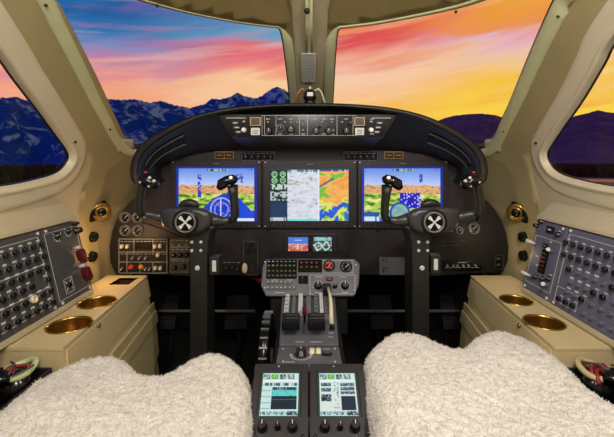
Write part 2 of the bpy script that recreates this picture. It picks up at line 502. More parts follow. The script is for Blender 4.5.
mb = MB(); mb.prism(rrect(x0, y0, x1, y1, .003), 0, .003); mb.build('plate', 'placard', t)
mb = MB()
for i in range(17):
    yy = y1 + (y0 - y1) * (i + 1.2) / 19
    xx = x0 + .004
    while xx < x1 - .006:
        w = random.uniform(.002, .007); mb.prism([(xx, yy), (min(xx + w, x1 - .004), yy), (min(xx + w, x1 - .004), yy + .0014), (xx, yy + .0014)], .003, .0033); xx += w + .0015
mb.build('printed_text', 'grey', t)
mb = MB(); mb.use('black')
for (x, y) in ((309, 55), (309, 80)):
    q = fr.l(x, y); mb.lathe([(.0016, .003), (.0012, .0045)], (q.x, q.y, 0), n=10)
mb.build('screw', None, t)

# little black screws on the windshield trims
for (x, y, lab) in ((156, 3, 'small dark screw in the ceiling edge above the left windshield'), (457, 9, 'small dark screw in the ceiling edge above the right windshield'),
                    (108, 128, 'small dark screw in the trim at the lower left windshield corner'), (506, 130, 'small dark screw in the trim at the lower right windshield corner'),
                    (73, 141, 'small screw in the side window frame by its front left corner'), (538, 142, 'small screw in the side window frame by its front right corner'),
                    (561, 13, 'small dark screw high on the right windshield pillar'), (43, 2, 'small dark screw high on the left windshield pillar')):
    p = fhit(x, y); N = fnorm(p); m_ = MB(); m_.lathe([(.0035, .006), (.003, .0105), (.0, .011)], p, N, 12)
    tag(m_.build('screw', 'seal'), lab, 'screw')

# ------------------------------------------------------------------ glareshield
OUT = [(309, 103.5), (345, 104), (387, 107.5), (419, 114), (445, 124), (466, 136), (479, 147), (486, 159), (488, 170), (487, 179), (483, 184)]
INN = [(309, 107), (345, 107.5), (385, 111.5), (415, 118), (438, 128), (458, 139.5), (471, 150), (478, 161), (480, 171), (480, 179), (480, 184)]
UND = [(309, 147), (350, 147.5), (385, 149.5), (410, 151), (430, 155), (446, 161), (457, 168), (464, 175), (468, 180), (471, 184), (474, 187)]
def full(pts, Y, dz=0, sx=1):
    c = [at(x, y, Y) for x, y in pts]; c = smoothpts(c, 4)
    c = [V(p.x * sx, p.y, p.z + dz) for p in c]
    l = [V(-p.x, p.y, p.z) for p in c[1:]][::-1]
    return l + c
YL = 1.10
t = thing('glareshield', 'large black padded glareshield hood arching over the instrument panel', 'glareshield', (0, YL, .1))
off = V(0, YL, .1)
deckr = full(OUT, YL)
dk = []
for p in deckr:
    q = V(p.x * .93, 1.66, p.z - .01)
    # keep the deck inside the nose
    while fval(q) > -.03 and q.y > 1.2: q.y -= .02; 
    while fval(q) > -.03: q.x *= .98
    dk.append(q)
mid = [a.lerp(b, .4) + V(0, 0, .004) for a, b in zip(deckr, dk)]
def rr_(loops): return [[q - off for q in L] for L in loops]
mb = MB(); l1 = [V(p.x * 1.0, p.y + .012, p.z) for p in deckr]
mb.rings(rr_([dk, mid, l1]), closed_ring=False)
o = mb.build('top_cover', 'hood', t); s_ = o.modifiers.new('t', 'SOLIDIFY'); s_.thickness = .003
inn = full(INN, YL + .002)
a1 = [V(a.x, a.y - .004, a.z) for a in [p.lerp(q, .35) for p, q in zip(deckr, inn)]]
a2 = [V(a.x, a.y - .004, a.z) for a in [p.lerp(q, .75) for p, q in zip(deckr, inn)]]
i2 = [V(p.x, p.y + .012, p.z) for p in inn]
mb = MB(); mb.rings(rr_([l1, deckr, a1, a2, inn, i2]), closed_ring=False)
o = mb.build('padded_lip', 'hood', t)
und = full(UND, 1.285)
m1 = [p.lerp(q, .33) + V(0, 0, .012) for p, q in zip(i2, und)]
m2 = [p.lerp(q, .66) + V(0, 0, .012) for p, q in zip(i2, und)]
mb = MB(); mb.rings(rr_([i2, m1, m2, und]), closed_ring=False)
mb.build('underside', 'black', t)
# recessed slot under each side of the hood
for s in (1, -1):
    n = len(i2)
    seq = []
    rng = range(int(n * .68), int(n * .86)) if s > 0 else range(int(n * .14), int(n * .32))
    for i in rng: seq.append(i)
    mb = MB()
    for (fa, fb) in ((.30, .34), (.62, .66)):
        mb.rings(rr_([[i2[i].lerp(und[i], fa) + V(0, 0, .007) for i in seq], [i2[i].lerp(und[i], fb) + V(0, 0, .007) for i in seq]]), closed_ring=False)
    o = mb.build('slot_rim', 'midgrey', t); s_ = o.modifiers.new('t', 'SOLIDIFY'); s_.thickness = .002
    mb = MB(); mb.rings(rr_([[i2[i].lerp(und[i], .34) + V(0, 0, .008) for i in seq], [i2[i].lerp(und[i], .62) + V(0, 0, .008) for i in seq]]), closed_ring=False)
    o = mb.build('recessed_slot', 'dark', t); s_ = o.modifiers.new('t', 'SOLIDIFY'); s_.thickness = .001

# ------------------------------------------------------------------ small standard controls
def knob_mesh(r, h, m='knob', ptr=True):
    def f():
        mb = MB(); mb.use(m); n = 20
        mb.lathe([(r * 1.15, 0), (r * 1.15, h * .2), (r, h * .25), (r * .92, h * .95), (r * .8, h)], n=n)
        if ptr: mb.use('white'); mb.box((0, r * .45, h + .0002), (r * .16, r * .8, .0005))
        return mb.build('x')
    return cached(('knob', r, h, m, ptr), f)
def toggle_mesh(h=.012, m='silver'):
    def f():
        mb = MB(); mb.use('midgrey'); mb.lathe([(.0042, 0), (.0042, .002), (.003, .003)], n=10)
        mb.use(m); mb.lathe([(.0015, .002), (.0024, h * .8), (.0026, h), (.001, h * 1.08)], ax=(0, -.35, 1), n=10)
        return mb.build('x')
    return cached(('tog', h, m), f)
def button_mesh(w, h, d=.003, m='bezel', mark=None):
    def f():
        mb = MB(); mb.use(m); mb.prism(rrect(-w/2, -h/2, w/2, h/2, min(w, h) * .2, 2), 0, d)
        if mark: mb.use(mark); mb.box((0, 0, d + .0002), (w * .6, h * .3, .0004))
        return mb.build('x')
    return cached(('btn', w, h, d, m, mark), f)
def gauge(parent, x, y, r, face='gloss', rim='midgrey', h=.006, name='dial'):
    mb = MB(); mb.use(rim); mb.lathe([(r * 1.1, 0), (r * 1.1, h), (r * .92, h)], (x, y, 0), n=28, cap=(True, False))
    mb.lathe([(r * .92, h), (r * .9, h * .6)], (x, y, 0), n=28, cap=(False, False))
    mb.use(face); mb.lathe([(r * .9, h * .5), (r * .9, h * .6)], (x, y, 0), n=28)
    mb.use('white')
    for i in range(10):
        a = 2 * PI * i / 12 - .9
        c, s = math.cos(a), math.sin(a)
        mb.box((x + c * r * .72, y + s * r * .72, h * .65), (r * .18, r * .07, .0006), Matrix.Rotation(a, 3, 'Z'))
    mb.box((x + r * .2, y + r * .15, h * .7), (r * .9, r * .09, .0008), Matrix.Rotation(.7, 3, 'Z'))
    return mb.build(name, None, parent)
def dash_mesh(mb, x, y, w, h, z=0):
    """a line of tiny legend writing"""
    xx = x - w / 2
    while xx < x + w / 2:
        d = random.uniform(.0012, .0035); d = min(d, x + w / 2 - xx)
        if d > .0005: mb.box((xx + d / 2, y, z + .0002), (d, h, .0004))
        xx += d + .0008

# ------------------------------------------------------------------ main instrument panel
PY = 1.30
pf = Frame((0, PY, 0), (1, 0, 0), (0, 0, 1))
root = thing('instrument_panel', 'wide dark instrument panel with rounded black lower corners under the glareshield', 'instrument panel', pf.m)
arch = [(474, 187), (471, 183), (464, 174), (457, 167), (446, 160), (430, 154), (410, 150.5), (385, 149), (350, 147), (309, 146.5)]
wing_r = [(480, 196), (488, 202), (495, 210), (501, 220), (505.5, 232), (508, 246), (507.5, 260), (504, 268), (498, 272)]
ctr = mirror(wing_r)[::-1]
faceR = arch[::-1] + [(478, 193)]
upper = mirror(faceR[1:])[::-1] + faceR
poly = upper + [(476, 222), (450, 232), (430, 240), (420, 275), (262, 275), (190, 275), (190, 240), (165, 232), (140, 222)]
mb = MB(); mb.prism([pf.p(x, y) for x, y in poly], -.015, 0); mb.build('centre_face', 'panel', root, bevel=.0015)
def wing(pts, inner): return [pf.p(x, y) for x, y in pts + inner]
mb = MB(); mb.prism(wing([(478, 190)] + wing_r, [(430, 276), (419, 276), (419, 239), (431, 239), (450, 231), (478, 221)]), -.015, .004)
mb.build('wing_face', 'wing', root, bevel=.002)
mb = MB(); mb.prism(wing([(140, 190)] + mirror(wing_r), [(188, 276), (191, 276), (191, 239), (187, 239), (168, 231), (140, 221)]), -.015, .004)
mb.build('wing_face', 'wing', root, bevel=.002)
# lower edge rail and side return that close the panel towards the bulkhead
mb = MB(); mb.box((0, pf.p(0, 275)[1] + .004, -.06), (1.0, .012, .10)); mb.build('lower_rail', 'dark', root)
# seams of the face
mb = MB()
for ln in ([(262, 228), (262, 275)], [(355, 228), (355, 275)], [(236, 150), (236, 160)], [(381, 150), (381, 160)]):
    outline(mb, [pf.p(*q) for q in ln], .0016, .0006, False)
mb.build('panel_seam', 'seal', root)
mb = MB()
for (x, y) in ((182, 160), (205, 153), (413, 153), (440, 160), (264, 154), (339, 154), (458, 195), (160, 195), (268, 231), (350, 231), (240, 231), (378, 231), (500, 240), (117, 240), (504, 256), (112, 262)):
    q = pf.l(x, y); mb.lathe([(.003, 0), (.003, .005), (.0015, .0055)], (q.x, q.y, 0), n=10)
mb.build('panel_screw', 'knob', root)
# gauges of the left wing
for (x, y) in ((126, 217), (138.5, 217), (126, 230), (138.5, 230)):
    q = pf.l(x, y); g = gauge(root, q.x, q.y, .017, h=.010)
# right wing headset jack cluster
for (x, y, r) in ((473, 228, .018), (459, 230, .012), (449, 229, .009)):
    q = pf.l(x, y); gauge(root, q.x, q.y, r, h=.010, name='jack_dial')
q = pf.l(481, 209); inst('knob', knob_mesh(.009, .012), root, (q.x, q.y, .004))
mb = MB()
for (x, y, w) in ((441, 241, 8), (452, 241, 8), (463, 241, 6), (441, 245, 8), (454, 245, 8)):
    q = pf.l(x, y); dash_mesh(mb, q.x, q.y, w * PY / F, .0016, .0042)
mb.use('midgrey')
mb.build('legend', 'midgrey', root)

# panels on the lower left wing
def local_panel(name, label, cat, x0, y0, x1, y1, base, h0=.005, h=.010, m='wing', group=None, r=.003, fr_=None):
    """rectangular unit mounted on a frame: its root sits in its own centre"""
    b = (fr_ or pf); f = b.sub((x0 + x1) / 2, (y0 + y1) / 2, h0)
    t = thing(name, label, cat, f.m, group)
    a, c = f.p(x0, y1), f.p(x1, y0)
    mb = MB(); mb.prism(rrect(a[0], a[1], c[0], c[1], r, 3), 0, h); mb.build('face_plate', m, t, bevel=.0008)
    return t, f, (a[0], a[1], c[0], c[1])
t, f, R = local_panel('electrical_switchboard', 'black electrical switch panel with white rocker switches on the lower left wing', 'switch panel', 118, 238, 168.5, 274, None, h=.006)
mb = MB()
H = .006
def pl(x, y): q = f.l(x, y, H); return (q.x, q.y)
lines = [[(119, 239), (167, 239), (167, 273), (119, 273)], [(119, 252), (167, 252)], [(119, 262), (167, 262)], [(134, 239), (134, 252)], [(153, 239), (153, 252)], [(127, 252), (127, 273)], [(140, 262), (140, 273)], [(153, 262), (153, 273)]]
for i, ln in enumerate(lines):
    outline(mb, [V(*pl(*q), 0) for q in ln], .0011, H + .0005, i == 0)
for i in range(12): x, y = pl(122 + i * 3.9, 241.5); dash_mesh(mb, x, y, .009, .0014, H)
for i in range(12): x, y = pl(122 + i * 3.9, 254); dash_mesh(mb, x, y, .009, .0012, H)
mb.build('legend', 'white', t)
rk = cached('rocker', lambda: MB().prism(rrect(-.0042, -.006, .0042, .006, .002, 2), 0, .011).build('x', 'cream', bevel=.001))
for (x, y) in ((122.5, 246), (128, 246), (155.5, 246), (160.5, 245.5), (158.5, 254.5), (156, 267.5), (161, 267.5)):
    a, b = pl(x, y); inst('rocker_switch', rk, t, (a, b, H))
for (x, y) in ((133, 257), (140, 257), (146, 257), (122, 268), (150, 268), (146, 268)):
    a, b = pl(x, y); inst('toggle_switch', toggle_mesh(.013), t, (a, b, H))
a, b = pl(143.5, 245.5); mb = MB(); mb.prism(rrect(a - .027, b - .012, a + .027, b + .012, .002), H, H + .003); mb.build('display_window', 'gloss', t)
for x, mm in ((131, 'redlamp'), (141, 'amber')):
    a, b = pl(x, 267); mb = MB(); mb.lathe([(.009, H), (.008, H + .004), (.003, H + .012)], (a, b, 0), n=16); mb.use(mm); mb.build('guarded_switch', 'tan' if mm == 'amber' else 'darkred', t)

t, f, R = local_panel('knob_console', 'dark grey panel of six knobs on the left wing beside the column', 'control panel', 170, 238, 190, 273, None, h=.006, m='grey')
mb = MB()
for y in (247, 259): outline(mb, [V(*pl(170.5, y), 0), V(*pl(189.5, y), 0)], .001, .0065, False)
for i in range(4):
    for y in (240.5, 249.5, 261): x, yy = pl(173 + i * 4.6, y); dash_mesh(mb, x, yy, .010, .0014, .006)
mb.build('legend', 'white', t)
for (x, y) in ((174, 255), (180.5, 255), (187, 255), (175, 267.5), (184, 266.5)):
    a, b = pl(x, y); inst('knob', knob_mesh(.0072, .012), t, (a, b, .006))
for (x, y) in ((173, 244), (180, 244), (187, 244)):
    a, b = pl(x, y); inst('toggle_switch', toggle_mesh(.009), t, (a, b, .006))

t, f, R = local_panel('parking_brake_panel', 'narrow upright panel with a cream pull handle left of the pedestal', 'control panel', 243, 240, 259, 275, None, h0=.001, h=.007, m='wing', r=.008)
mb = MB(); outline(mb, [V(*p, 0) for p in [(R[0] + .003, R[1] + .003), (R[2] - .003, R[1] + .003), (R[2] - .003, R[3] - .003), (R[0] + .003, R[3] - .003)]], .0009, .0075)
for i in range(3): x, y = pl(248, 266 + 2.2 * i); dash_mesh(mb, x + .012, y, .014, .0013, .007)
mb.build('legend', 'olive', t)
for (x, y) in ((251, 245.5), (248.5, 250.5), (253.5, 250.5)):
    a, b = pl(x, y); inst('knob', knob_mesh(.0062, .009, ptr=False), t, (a, b, .007))
a, b = pl(245.5, 267)
mb = MB(); rs = []
for i in range(9):
    u = -1 + 2 * i / 8; r = .0095 * math.sqrt(max(.02, 1 - u ** 2 * .98)); rs.append([V(a + r * math.cos(2*PI*j/16), b + u * .018, .022 + r * .8 * math.sin(2*PI*j/16)) for j in range(16)])
mb.rings(rs); mb.cyl((a, b, .007), (a, b, .018), .003); mb.build('pull_handle', 'cream', t)

t, f, R = local_panel('knob_console', 'small black panel of dim knobs between the left column and the cream pull handle', 'control panel', 222, 260, 242, 274.5, None, h0=.001, h=.006, m='wing')
mb = MB(); 
for i in range(4): x, y = pl(225 + i * 4.6, 262.5); dash_mesh(mb, x, y, .010, .0014, .006)
mb.build('legend', 'white', t)
for (x, y) in ((227, 268), (232.5, 267.5), (238, 269)):
    a, b = pl(x, y); inst('knob', knob_mesh(.006, .010), t, (a, b, .006))

t, f, R = local_panel('cover_plate', 'plain grey metal cover plate below the right pilot display', 'cover plate', 379, 257, 405, 274.5, None, h0=.001, h=.006, m='midgrey')
mb = MB()
for (x, y) in ((383, 260), (386.5, 261.5), (383.5, 268), (383.5, 271), (386, 268)):
    a, b = pl(x, y); mb.lathe([(.0026, .006), (.0026, .008), (.001, .0085)], (a, b, 0), n=10)
mb.build('rivet', 'gloss', t)

t, f, R = local_panel('audio_panel', 'black strip panel with tiny white switches low on the right wing', 'control panel', 443, 260.5, 481, 270, None, h=.006, m='gloss')
mb = MB()
for i in range(8): x, y = pl(446.5 + i * 4.4, 267.6); dash_mesh(mb, x, y, .011, .0014, .006)
x, y = pl(462, 262.5); dash_mesh(mb, x, y, .03, .0018, .006)
mb.build('legend', 'white', t)
for i, x in enumerate((447, 453, 457, 463, 468, 475)):
    a, b = pl(x, 265); inst('toggle_switch', toggle_mesh(.008, 'silver'), t, (a, b, .006))

t, f, R = local_panel('circuit_switch', 'small upright black double switch plate at the right end of the panel', 'switch', 493.5, 254, 502.5, 269.5, None, h=.006, m='gloss', r=.006)
mb = MB(); outline(mb, [V(*p, 0) for p in rrect(R[0] + .002, R[1] + .002, R[2] - .002, R[3] - .002, .005, 3)], .0009, .0066); mb.build('legend', 'midgrey', t)
for y in (258.5, 264.5):
    a, b = pl(498, y); inst('push_button', button_mesh(.016, .011, .003, 'bezel', 'midgrey'), t, (a, b, .006))

# two purple lit panels and two brown annunciators under the glareshield
for nm, xa, lab in (('reversion_panel', 241, 'black switch panel with violet legends above the left edge of the centre display'), ('reversion_panel', 343, 'black switch panel with violet legends above the right edge of the centre display')):
    t, f, R = local_panel(nm, lab, 'switch panel', xa, 151, xa + 35, 163, None, h0=.001, h=.006, m='gloss')
    mb = MB(); outline(mb, [V(*p, 0) for p in rrect(R[0] + .003, R[1] + .003, R[2] - .003, R[3] - .003, .002, 2)], .0008, .0066)
    for i in range(7):
        for y in (153.5, 160.5): x, yy = pl(xa + 4 + i * 4.5, y); dash_mesh(mb, x, yy, .010, .0018, .006)
    mb.build('legend', 'purple', t)
    for i in range(5):
        a, b = pl(xa + 5 + i * 6.2, 157); inst('selector_knob', knob_mesh(.0066, .009), t, (a, b, .006))
for xa, lab in ((215, 'tan framed pair of brown annunciator windows on the left above the display'), (384, 'tan framed pair of brown annunciator windows on the right above the display')):
    t, f, R = local_panel('annunciator', lab, 'annunciator', xa, 151.5, xa + 19, 159, None, h0=.001, h=.004, m='tan')
    xm = (R[0] + R[2]) / 2
    for (u0, u1) in ((R[0] + .0022, xm - .001), (xm + .001, R[2] - .0022)):
        mb = MB(); mb.use('brown' if u0 < xm - .02 or True else 'gloss'); mb.prism(rrect(u0, R[1] + .0024, u1, R[3] - .0024, .001), .004, .0062)
        mb.use('amber'); mb.box(((u0 + u1) / 2, R[1] + .013, .0064), (.016, .002, .0006)); mb.build('annunciator_window', None, t)

# ------------------------------------------------------------------ screens
def screen_obj(parent, x0, y0, x1, y1, z, nx, ny, fn, name='screen', thick=.0012):
    mb = MB(); vs = []; fs = []
    for j in range(ny + 1):
        for i in range(nx + 1): vs.append((x0 + (x1 - x0) * i / nx, y1 + (y0 - y1) * j / ny, z))
    for j in range(ny):
        for i in range(nx): a = j * (nx + 1) + i; fs.append((a, a + nx + 1, a + nx + 2, a + 1))
    n0 = len(fs)
    vs += [(x0, y0, z - thick), (x1, y0, z - thick), (x1, y1, z - thick), (x0, y1, z - thick)]
    mb.add(vs, fs); B = (nx + 1) * (ny + 1)
    mb.f += [[B + 3, B + 2, B + 1, B]]; mb.sm.append(False); mb.mi.append(0)
    me = bpy.data.meshes.new(name); me.from_pydata(mb.v, [], mb.f); me.materials.append(M['screen'])
    ca = me.color_attributes.new('screen_image', 'FLOAT_COLOR', 'POINT')
    col = []
    for j in range(ny + 1):
        for i in range(nx + 1):
            c = fn(i / nx, j / ny); col += [*lin([max(0, min(255, q)) for q in c]), 1]
    col += [0, 0, 0, 1] * 4
    ca.data.foreach_set('color', col)
    me.update()
    o = bpy.data.objects.new(name, me); C.objects.link(o); o.parent = parent; return o
def nz(x, y, s=0): return noise.noise(V(x, y, s))
def fb(x, y, s=0, k=4): return noise.fractal(V(x, y, s), 1.0, 2.0, k)
def lerp3(a, b, t): t = max(0, min(1, t)); return tuple(a[i] + (b[i] - a[i]) * t for i in range(3))
def hsh(a, b): return (math.sin(a * 127.1 + b * 311.7) * 43758.5453) % 1
def pfd(mir):
    def fn(u, v):
        # margins in screen space
        if v < .035 or (not mir and u > .965) or (mir and u < .0): return (16, 40, 150)
        if u < .03 or u > .97: return (20, 46, 160)
        hz = .34 + .035 * nz(u * 6, 3.1, 7) + .02 * nz(u * 17, 1)
        if v < hz:
            c = lerp3((92, 130, 226), (188, 206, 246), v / hz)
        elif v < hz + .15 + .03 * nz(u * 9, 5):
            q = fb(u * 12, v * 22, 2); c = lerp3((214, 150, 96), (236, 196, 150), .5 + q)
            if q > .25: c = (176, 124, 80)
        else:
            q = fb(u * 9, v * 14, 4); c = lerp3((104, 164, 50), (226, 228, 110), .5 + q * .9)
            if q > .32: c = (238, 226, 150)
            if q < -.32: c = (48, 112, 30)
        # top annunciator strip
        if .38 < u < .64 and .045 < v < .085: c = (40, 74, 110) if hsh(int(u * 60), 1) > .4 else (150, 190, 160)
        if u > .87 and .045 < v < .08 and hsh(int(u * 80), 2) > .5: c = (50, 80, 130)
        # speed tape
        uu = u if not mir else u
        ta = .285 if not mir else .73
        if abs(u - ta) < .022 and .13 < v < (.56 if not mir else .3) and hsh(int(v * 40), int(u * 60)) > .3: c = (36, 66, 190)
        tb = .80
        if not mir and abs(u - .78) < .05 and .13 < v < .3 and hsh(int(v * 40), int(u * 60)) > .35: c = (60, 90, 190)
        # nav display
        if not mir:
            d = math.hypot((u - .56) * 1.55, v - .78)
            g = 1.14 - .95 * math.exp(-((u - .62) / .26) ** 2) if False else None
            top = .80 - .30 * math.sin(PI * max(0, min(1, (u - .3) / .62))) - (.12 if u > .62 else 0) * (1 - u)
            if v > top and u > .30:
                c = (14, 60, 190)
                if u > .78: c = (10, 72, 214)
                if abs(d - .21) < .014 or abs(d - .13) < .008: c = (150, 170, 240)
                if d < .2 and hsh(int(u * 70), int(v * 50)) > .88: c = (170, 110, 230)
                if abs(u - .55) < .006 and v > .58: c = (200, 220, 255)
            if v > .93: c = (30, 90, 150) if u < .75 else (222, 232, 248)
            if v > .93 and .45 < u < .7 and hsh(int(u * 70), 3) > .5: c = (230, 238, 250)
        else:
            if .47 < u < .73 and .47 < v < .76:
                c = (16, 30, 178)
                if hsh(int(u * 60), int(v * 36)) > .8: c = (210, 190, 255)
            d = math.hypot((u - .47) * 1.55, v - .84)
            if d < .17: c = (150, 190, 120) if fb(u * 14, v * 14) > 0 else (120, 160, 190)
            if abs(d - .18) < .02: c = (24, 70, 196)
            if v > .82 and u < .22 and v < .92: c = (30, 84, 160)
            if v > .90 and u < .22: c = (206, 224, 240) if hsh(int(u * 60), 2) > .3 else (60, 110, 170)
            if v > .9 and u >= .22: c = (70, 110, 160)
        if v > .985: c = (20, 44, 150)
        return c
    return fn
def mfd(u, v):
    if v < .035: return (26, 60, 66)
    if u < .005 or u > .985: return (24, 26, 60)
    if u < .215:
        c = (18, 44, 52)
        for (gx, gy) in ((.055, .12), (.16, .12), (.055, .235), (.16, .235)):
            d = math.hypot((u - gx) * 1.62, v - gy)
            if abs(d - .048) < .010: c = (150, 214, 150)
            if d < .02 and hsh(int(u * 120), int(v * 90)) > .5: c = (220, 240, 220)
        if .30 < v < .42 and hsh(int(u * 45), int(v * 22)) > .55: c = (190, 210, 190)
        if .44 < v < .62 and hsh(int(u * 40), int(v * 30)) > .45: c = (180, 196, 196)
        if v > .66: c = (16, 50, 92)
        if v > .93: c = (190, 200, 206) if hsh(int(u * 70), 1) > .3 else (60, 80, 100)
        return c
    if u < .60:
        q = fb(u * 14 + v * 6, v * 16, 9); c = lerp3((204, 209, 222), (222, 226, 234), .5 + q)
        if fb(u * 5, v * 10, 3) > .22 and q > -.05 and (v < .35 or .42 < v < .72): c = (176, 168, 158)
        if q < -.5: c = (176, 186, 208)
        if v < .075: c = (90, 120, 130) if hsh(int(u * 80), 4) > .4 else (200, 210, 215)
        if v > .96: c = (120, 220, 220)
        return c
    if u < .615: return (230, 232, 238)
    if v < .07: return (96, 60, 130) if hsh(int(u * 70), 4) > .3 else (230, 180, 220)
    q = fb(u * 7 + 3, v * 5 + u * 3, 1); w = fb(u * 6 - v * 3, v * 8 + u * 5, 5)
    t = v * 1.25 - u * .5 + q * .35
    if t < .42: c = lerp3((236, 150, 60), (244, 196, 110), .5 + w)
    else: c = lerp3((206, 226, 90), (238, 222, 110), .5 + w)
    if w > .3: c = (110, 190, 60)
    # river and lake
    r1 = abs(v - (.98 - (u - .62) * .85) + .05 * math.sin(u * 30)) 
    if r1 < .045 + .03 * nz(u * 12, v * 12): c = (24, 90, 190)
    if u < .86 and v > .72 and fb(u * 9, v * 7, 8) > .0: c = (16, 92, 222)
    if abs(v - .32 + (u - .66) * .9) < .02 and u < .8: c = (36, 96, 150)
    if u > .93 and v > .7 and q > 0: c = (30, 110, 190)
    return c

def display(lab, bx0, by0, bx1, by1, sx0, sy0, sx1, sy1, fn, nx=150, ny=100):
    f = pf.sub((bx0 + bx1) / 2, (by0 + by1) / 2, .001)
    t = thing('cockpit_display', lab, 'display', f.m)
    h = .016
    a, b = f.p(bx0, by1, h), f.p(bx1, by0, h); c, d = f.p(sx0, sy1, h), f.p(sx1, sy0, h)
    mb = MB()
    mb.prism(rrect(a[0], a[1], b[0], b[1], .004), 0, .004)
    w = .0
    for q in ([(a[0], a[1]), (b[0], a[1]), (b[0], c[1]), (a[0], c[1])], [(a[0], d[1]), (b[0], d[1]), (b[0], b[1]), (a[0], b[1])],
              [(a[0], c[1]), (c[0], c[1]), (c[0], d[1]), (a[0], d[1])], [(d[0], c[1]), (b[0], c[1]), (b[0], d[1]), (d[0], d[1])]):
        mb.prism(q, .003, h)
    mb.build('bezel', 'bezel', t, bevel=.0008)
    screen_obj(t, c[0], c[1], d[0], d[1], h - .003, nx, ny, fn)
    n = 14
    bm_ = button_mesh(.0085, .005, .0022, 'knob', 'midgrey')
    for i in range(n):
        x = a[0] + (b[0] - a[0]) * (i + .7) / (n + .4); inst('softkey', bm_, t, (x, (a[1] + c[1]) / 2, h))
    mb = MB()
    for x in (a[0] + .006, b[0] - .006):
        for y in (a[1] + .006, b[1] - .006): mb.lathe([(.0022, h), (.0022, h + .0012)], (x, y, 0), n=10)
    mb.build('corner_screw', 'silver', t)
    mb = MB(); mb.box(((a[0] + b[0]) / 2, (d[1] + b[1]) / 2, h + .0003), (.02, .0025, .0006)); mb.build('maker_mark', 'midgrey', t)
    return t
display('left pilot display showing blue sky, hills and a compass arc in a dark bezel', 171, 160.5, 261, 228, 176, 166.5, 257, 222, pfd(False))
display('centre display with engine dials, white chart and orange terrain map', 263.5, 160.5, 356.5, 228, 270, 168, 350, 221, mfd)
display('right pilot display showing blue sky, green ground and an inset map', 358, 160.5, 448, 228, 362, 166.5, 443, 222, pfd(True))

# standby instrument
f = pf.sub(310.5, 244, .001); t = thing('standby_instrument', 'small twin-screen standby instrument below the centre display', 'instrument', f.m)
a, b = f.p(284, 255), f.p(337, 233)
mb = MB(); mb.prism(rrect(a[0], a[1], b[0], b[1], .008), 0, .010); mb.build('housing', 'bezel', t, bevel=.002)
def sb1(u, v):
    if v < .45: return (76, 120, 220) if not (abs(v - .2) < .03 and .3 < u < .7) else (220, 230, 250)
    if v < .5: return (235, 200, 190)
    if abs(u - .5) < .04 and v < .8: return (240, 220, 120)
    return (196, 92, 84) if hsh(int(u * 16), int(v * 9)) > .25 else (226, 170, 160)
def sb2(u, v):
    c = (44, 66, 70)
    for gx, gy in ((.28, .6), (.7, .6)):
        d = math.hypot((u - gx) * 1.3, v - gy)
        if abs(d - .22) < .05: c = (170, 200, 190)
    if v < .25 and hsh(int(u * 14), 2) > .4: c = (120, 190, 190)
    if hsh(int(u * 18), int(v * 12)) > .85: c = (200, 210, 200)
    return c
for (u0, u1, fn, nm) in ((288.5, 308, sb1, 'attitude_screen'), (313, 331.5, sb2, 'heading_screen')):
    a, b = f.p(u0, 251.5), f.p(u1, 236.5); screen_obj(t, a[0], a[1], b[0], b[1], .0115, 40, 30, fn, nm)
for y in (236, 248.5):
    a, b = f.p(310.5, y); inst('knob', knob_mesh(.004, .006, ptr=False), t, (a, b, .010))

# ------------------------------------------------------------------ control panel in the glareshield brow
gf = Frame(at(307.5, 125, 1.115), (1, 0, 0), (0, 0, 1))
t = thing('autopilot_panel', 'long black autopilot panel with knobs and small windows under the hood centre', 'control panel', gf.m)
face = [gf.p(x, y) for x, y in ((217, 114), (398, 114), (394, 122), (384, 137), (231, 137), (221, 122))]
mb = MB(); mb.prism(face, -.03, 0); mb.build('face_plate', 'gloss', t, bevel=.002)
f = gf
g1 = [gf.hit(x, y) for x, y in ((231, 137), (384, 137))]
zt = at(0, 148, 1.275).z
back = [at(246, 148, 1.275), at(370, 148, 1.275)]
top = [V(back[1].x, 1.275, zt + .05), V(back[0].x, 1.275, zt + .05)]
w = [g1[0], g1[1], back[1], back[0]]
mb = MB(); inv = gf.inv
A = [inv @ p for p in (g1[0] + V(0, .002, 0), g1[1] + V(0, .002, 0), back[1], back[0], g1[0] + V(0, .002, .06), g1[1] + V(0, .002, .06), top[0], top[1])]
mb.add(A, [(0, 3, 2, 1), (4, 5, 6, 7), (0, 1, 5, 4), (1, 2, 6, 5), (2, 3, 7, 6), (3, 0, 4, 7)])
mb.build('housing', 'column', t)
mb = MB()
for x in (264.5, 276, 299.5, 307.5, 337, 353, 357): outline(mb, [gf.p(x, 115.5), gf.p(x, 135.5)], .0009, .0006, False)
outline(mb, [gf.p(262, 115.5), gf.p(357, 115.5), gf.p(357, 135.5), gf.p(262, 135.5)], .0007, .0006)
for x in (268, 280, 291, 303, 315, 324, 332, 346, 372):
    for y in (119, 134): a, b = gf.p(x, y); dash_mesh(mb, a, b, .012, .0018)
for y, x0, x1 in ((118, 226, 246), (118, 372, 391)):
    a, b = gf.p((x0 + x1) / 2, y); dash_mesh(mb, a, b, (x1 - x0) * 1.115 / F, .002)
mb.build('legend', 'white', t)
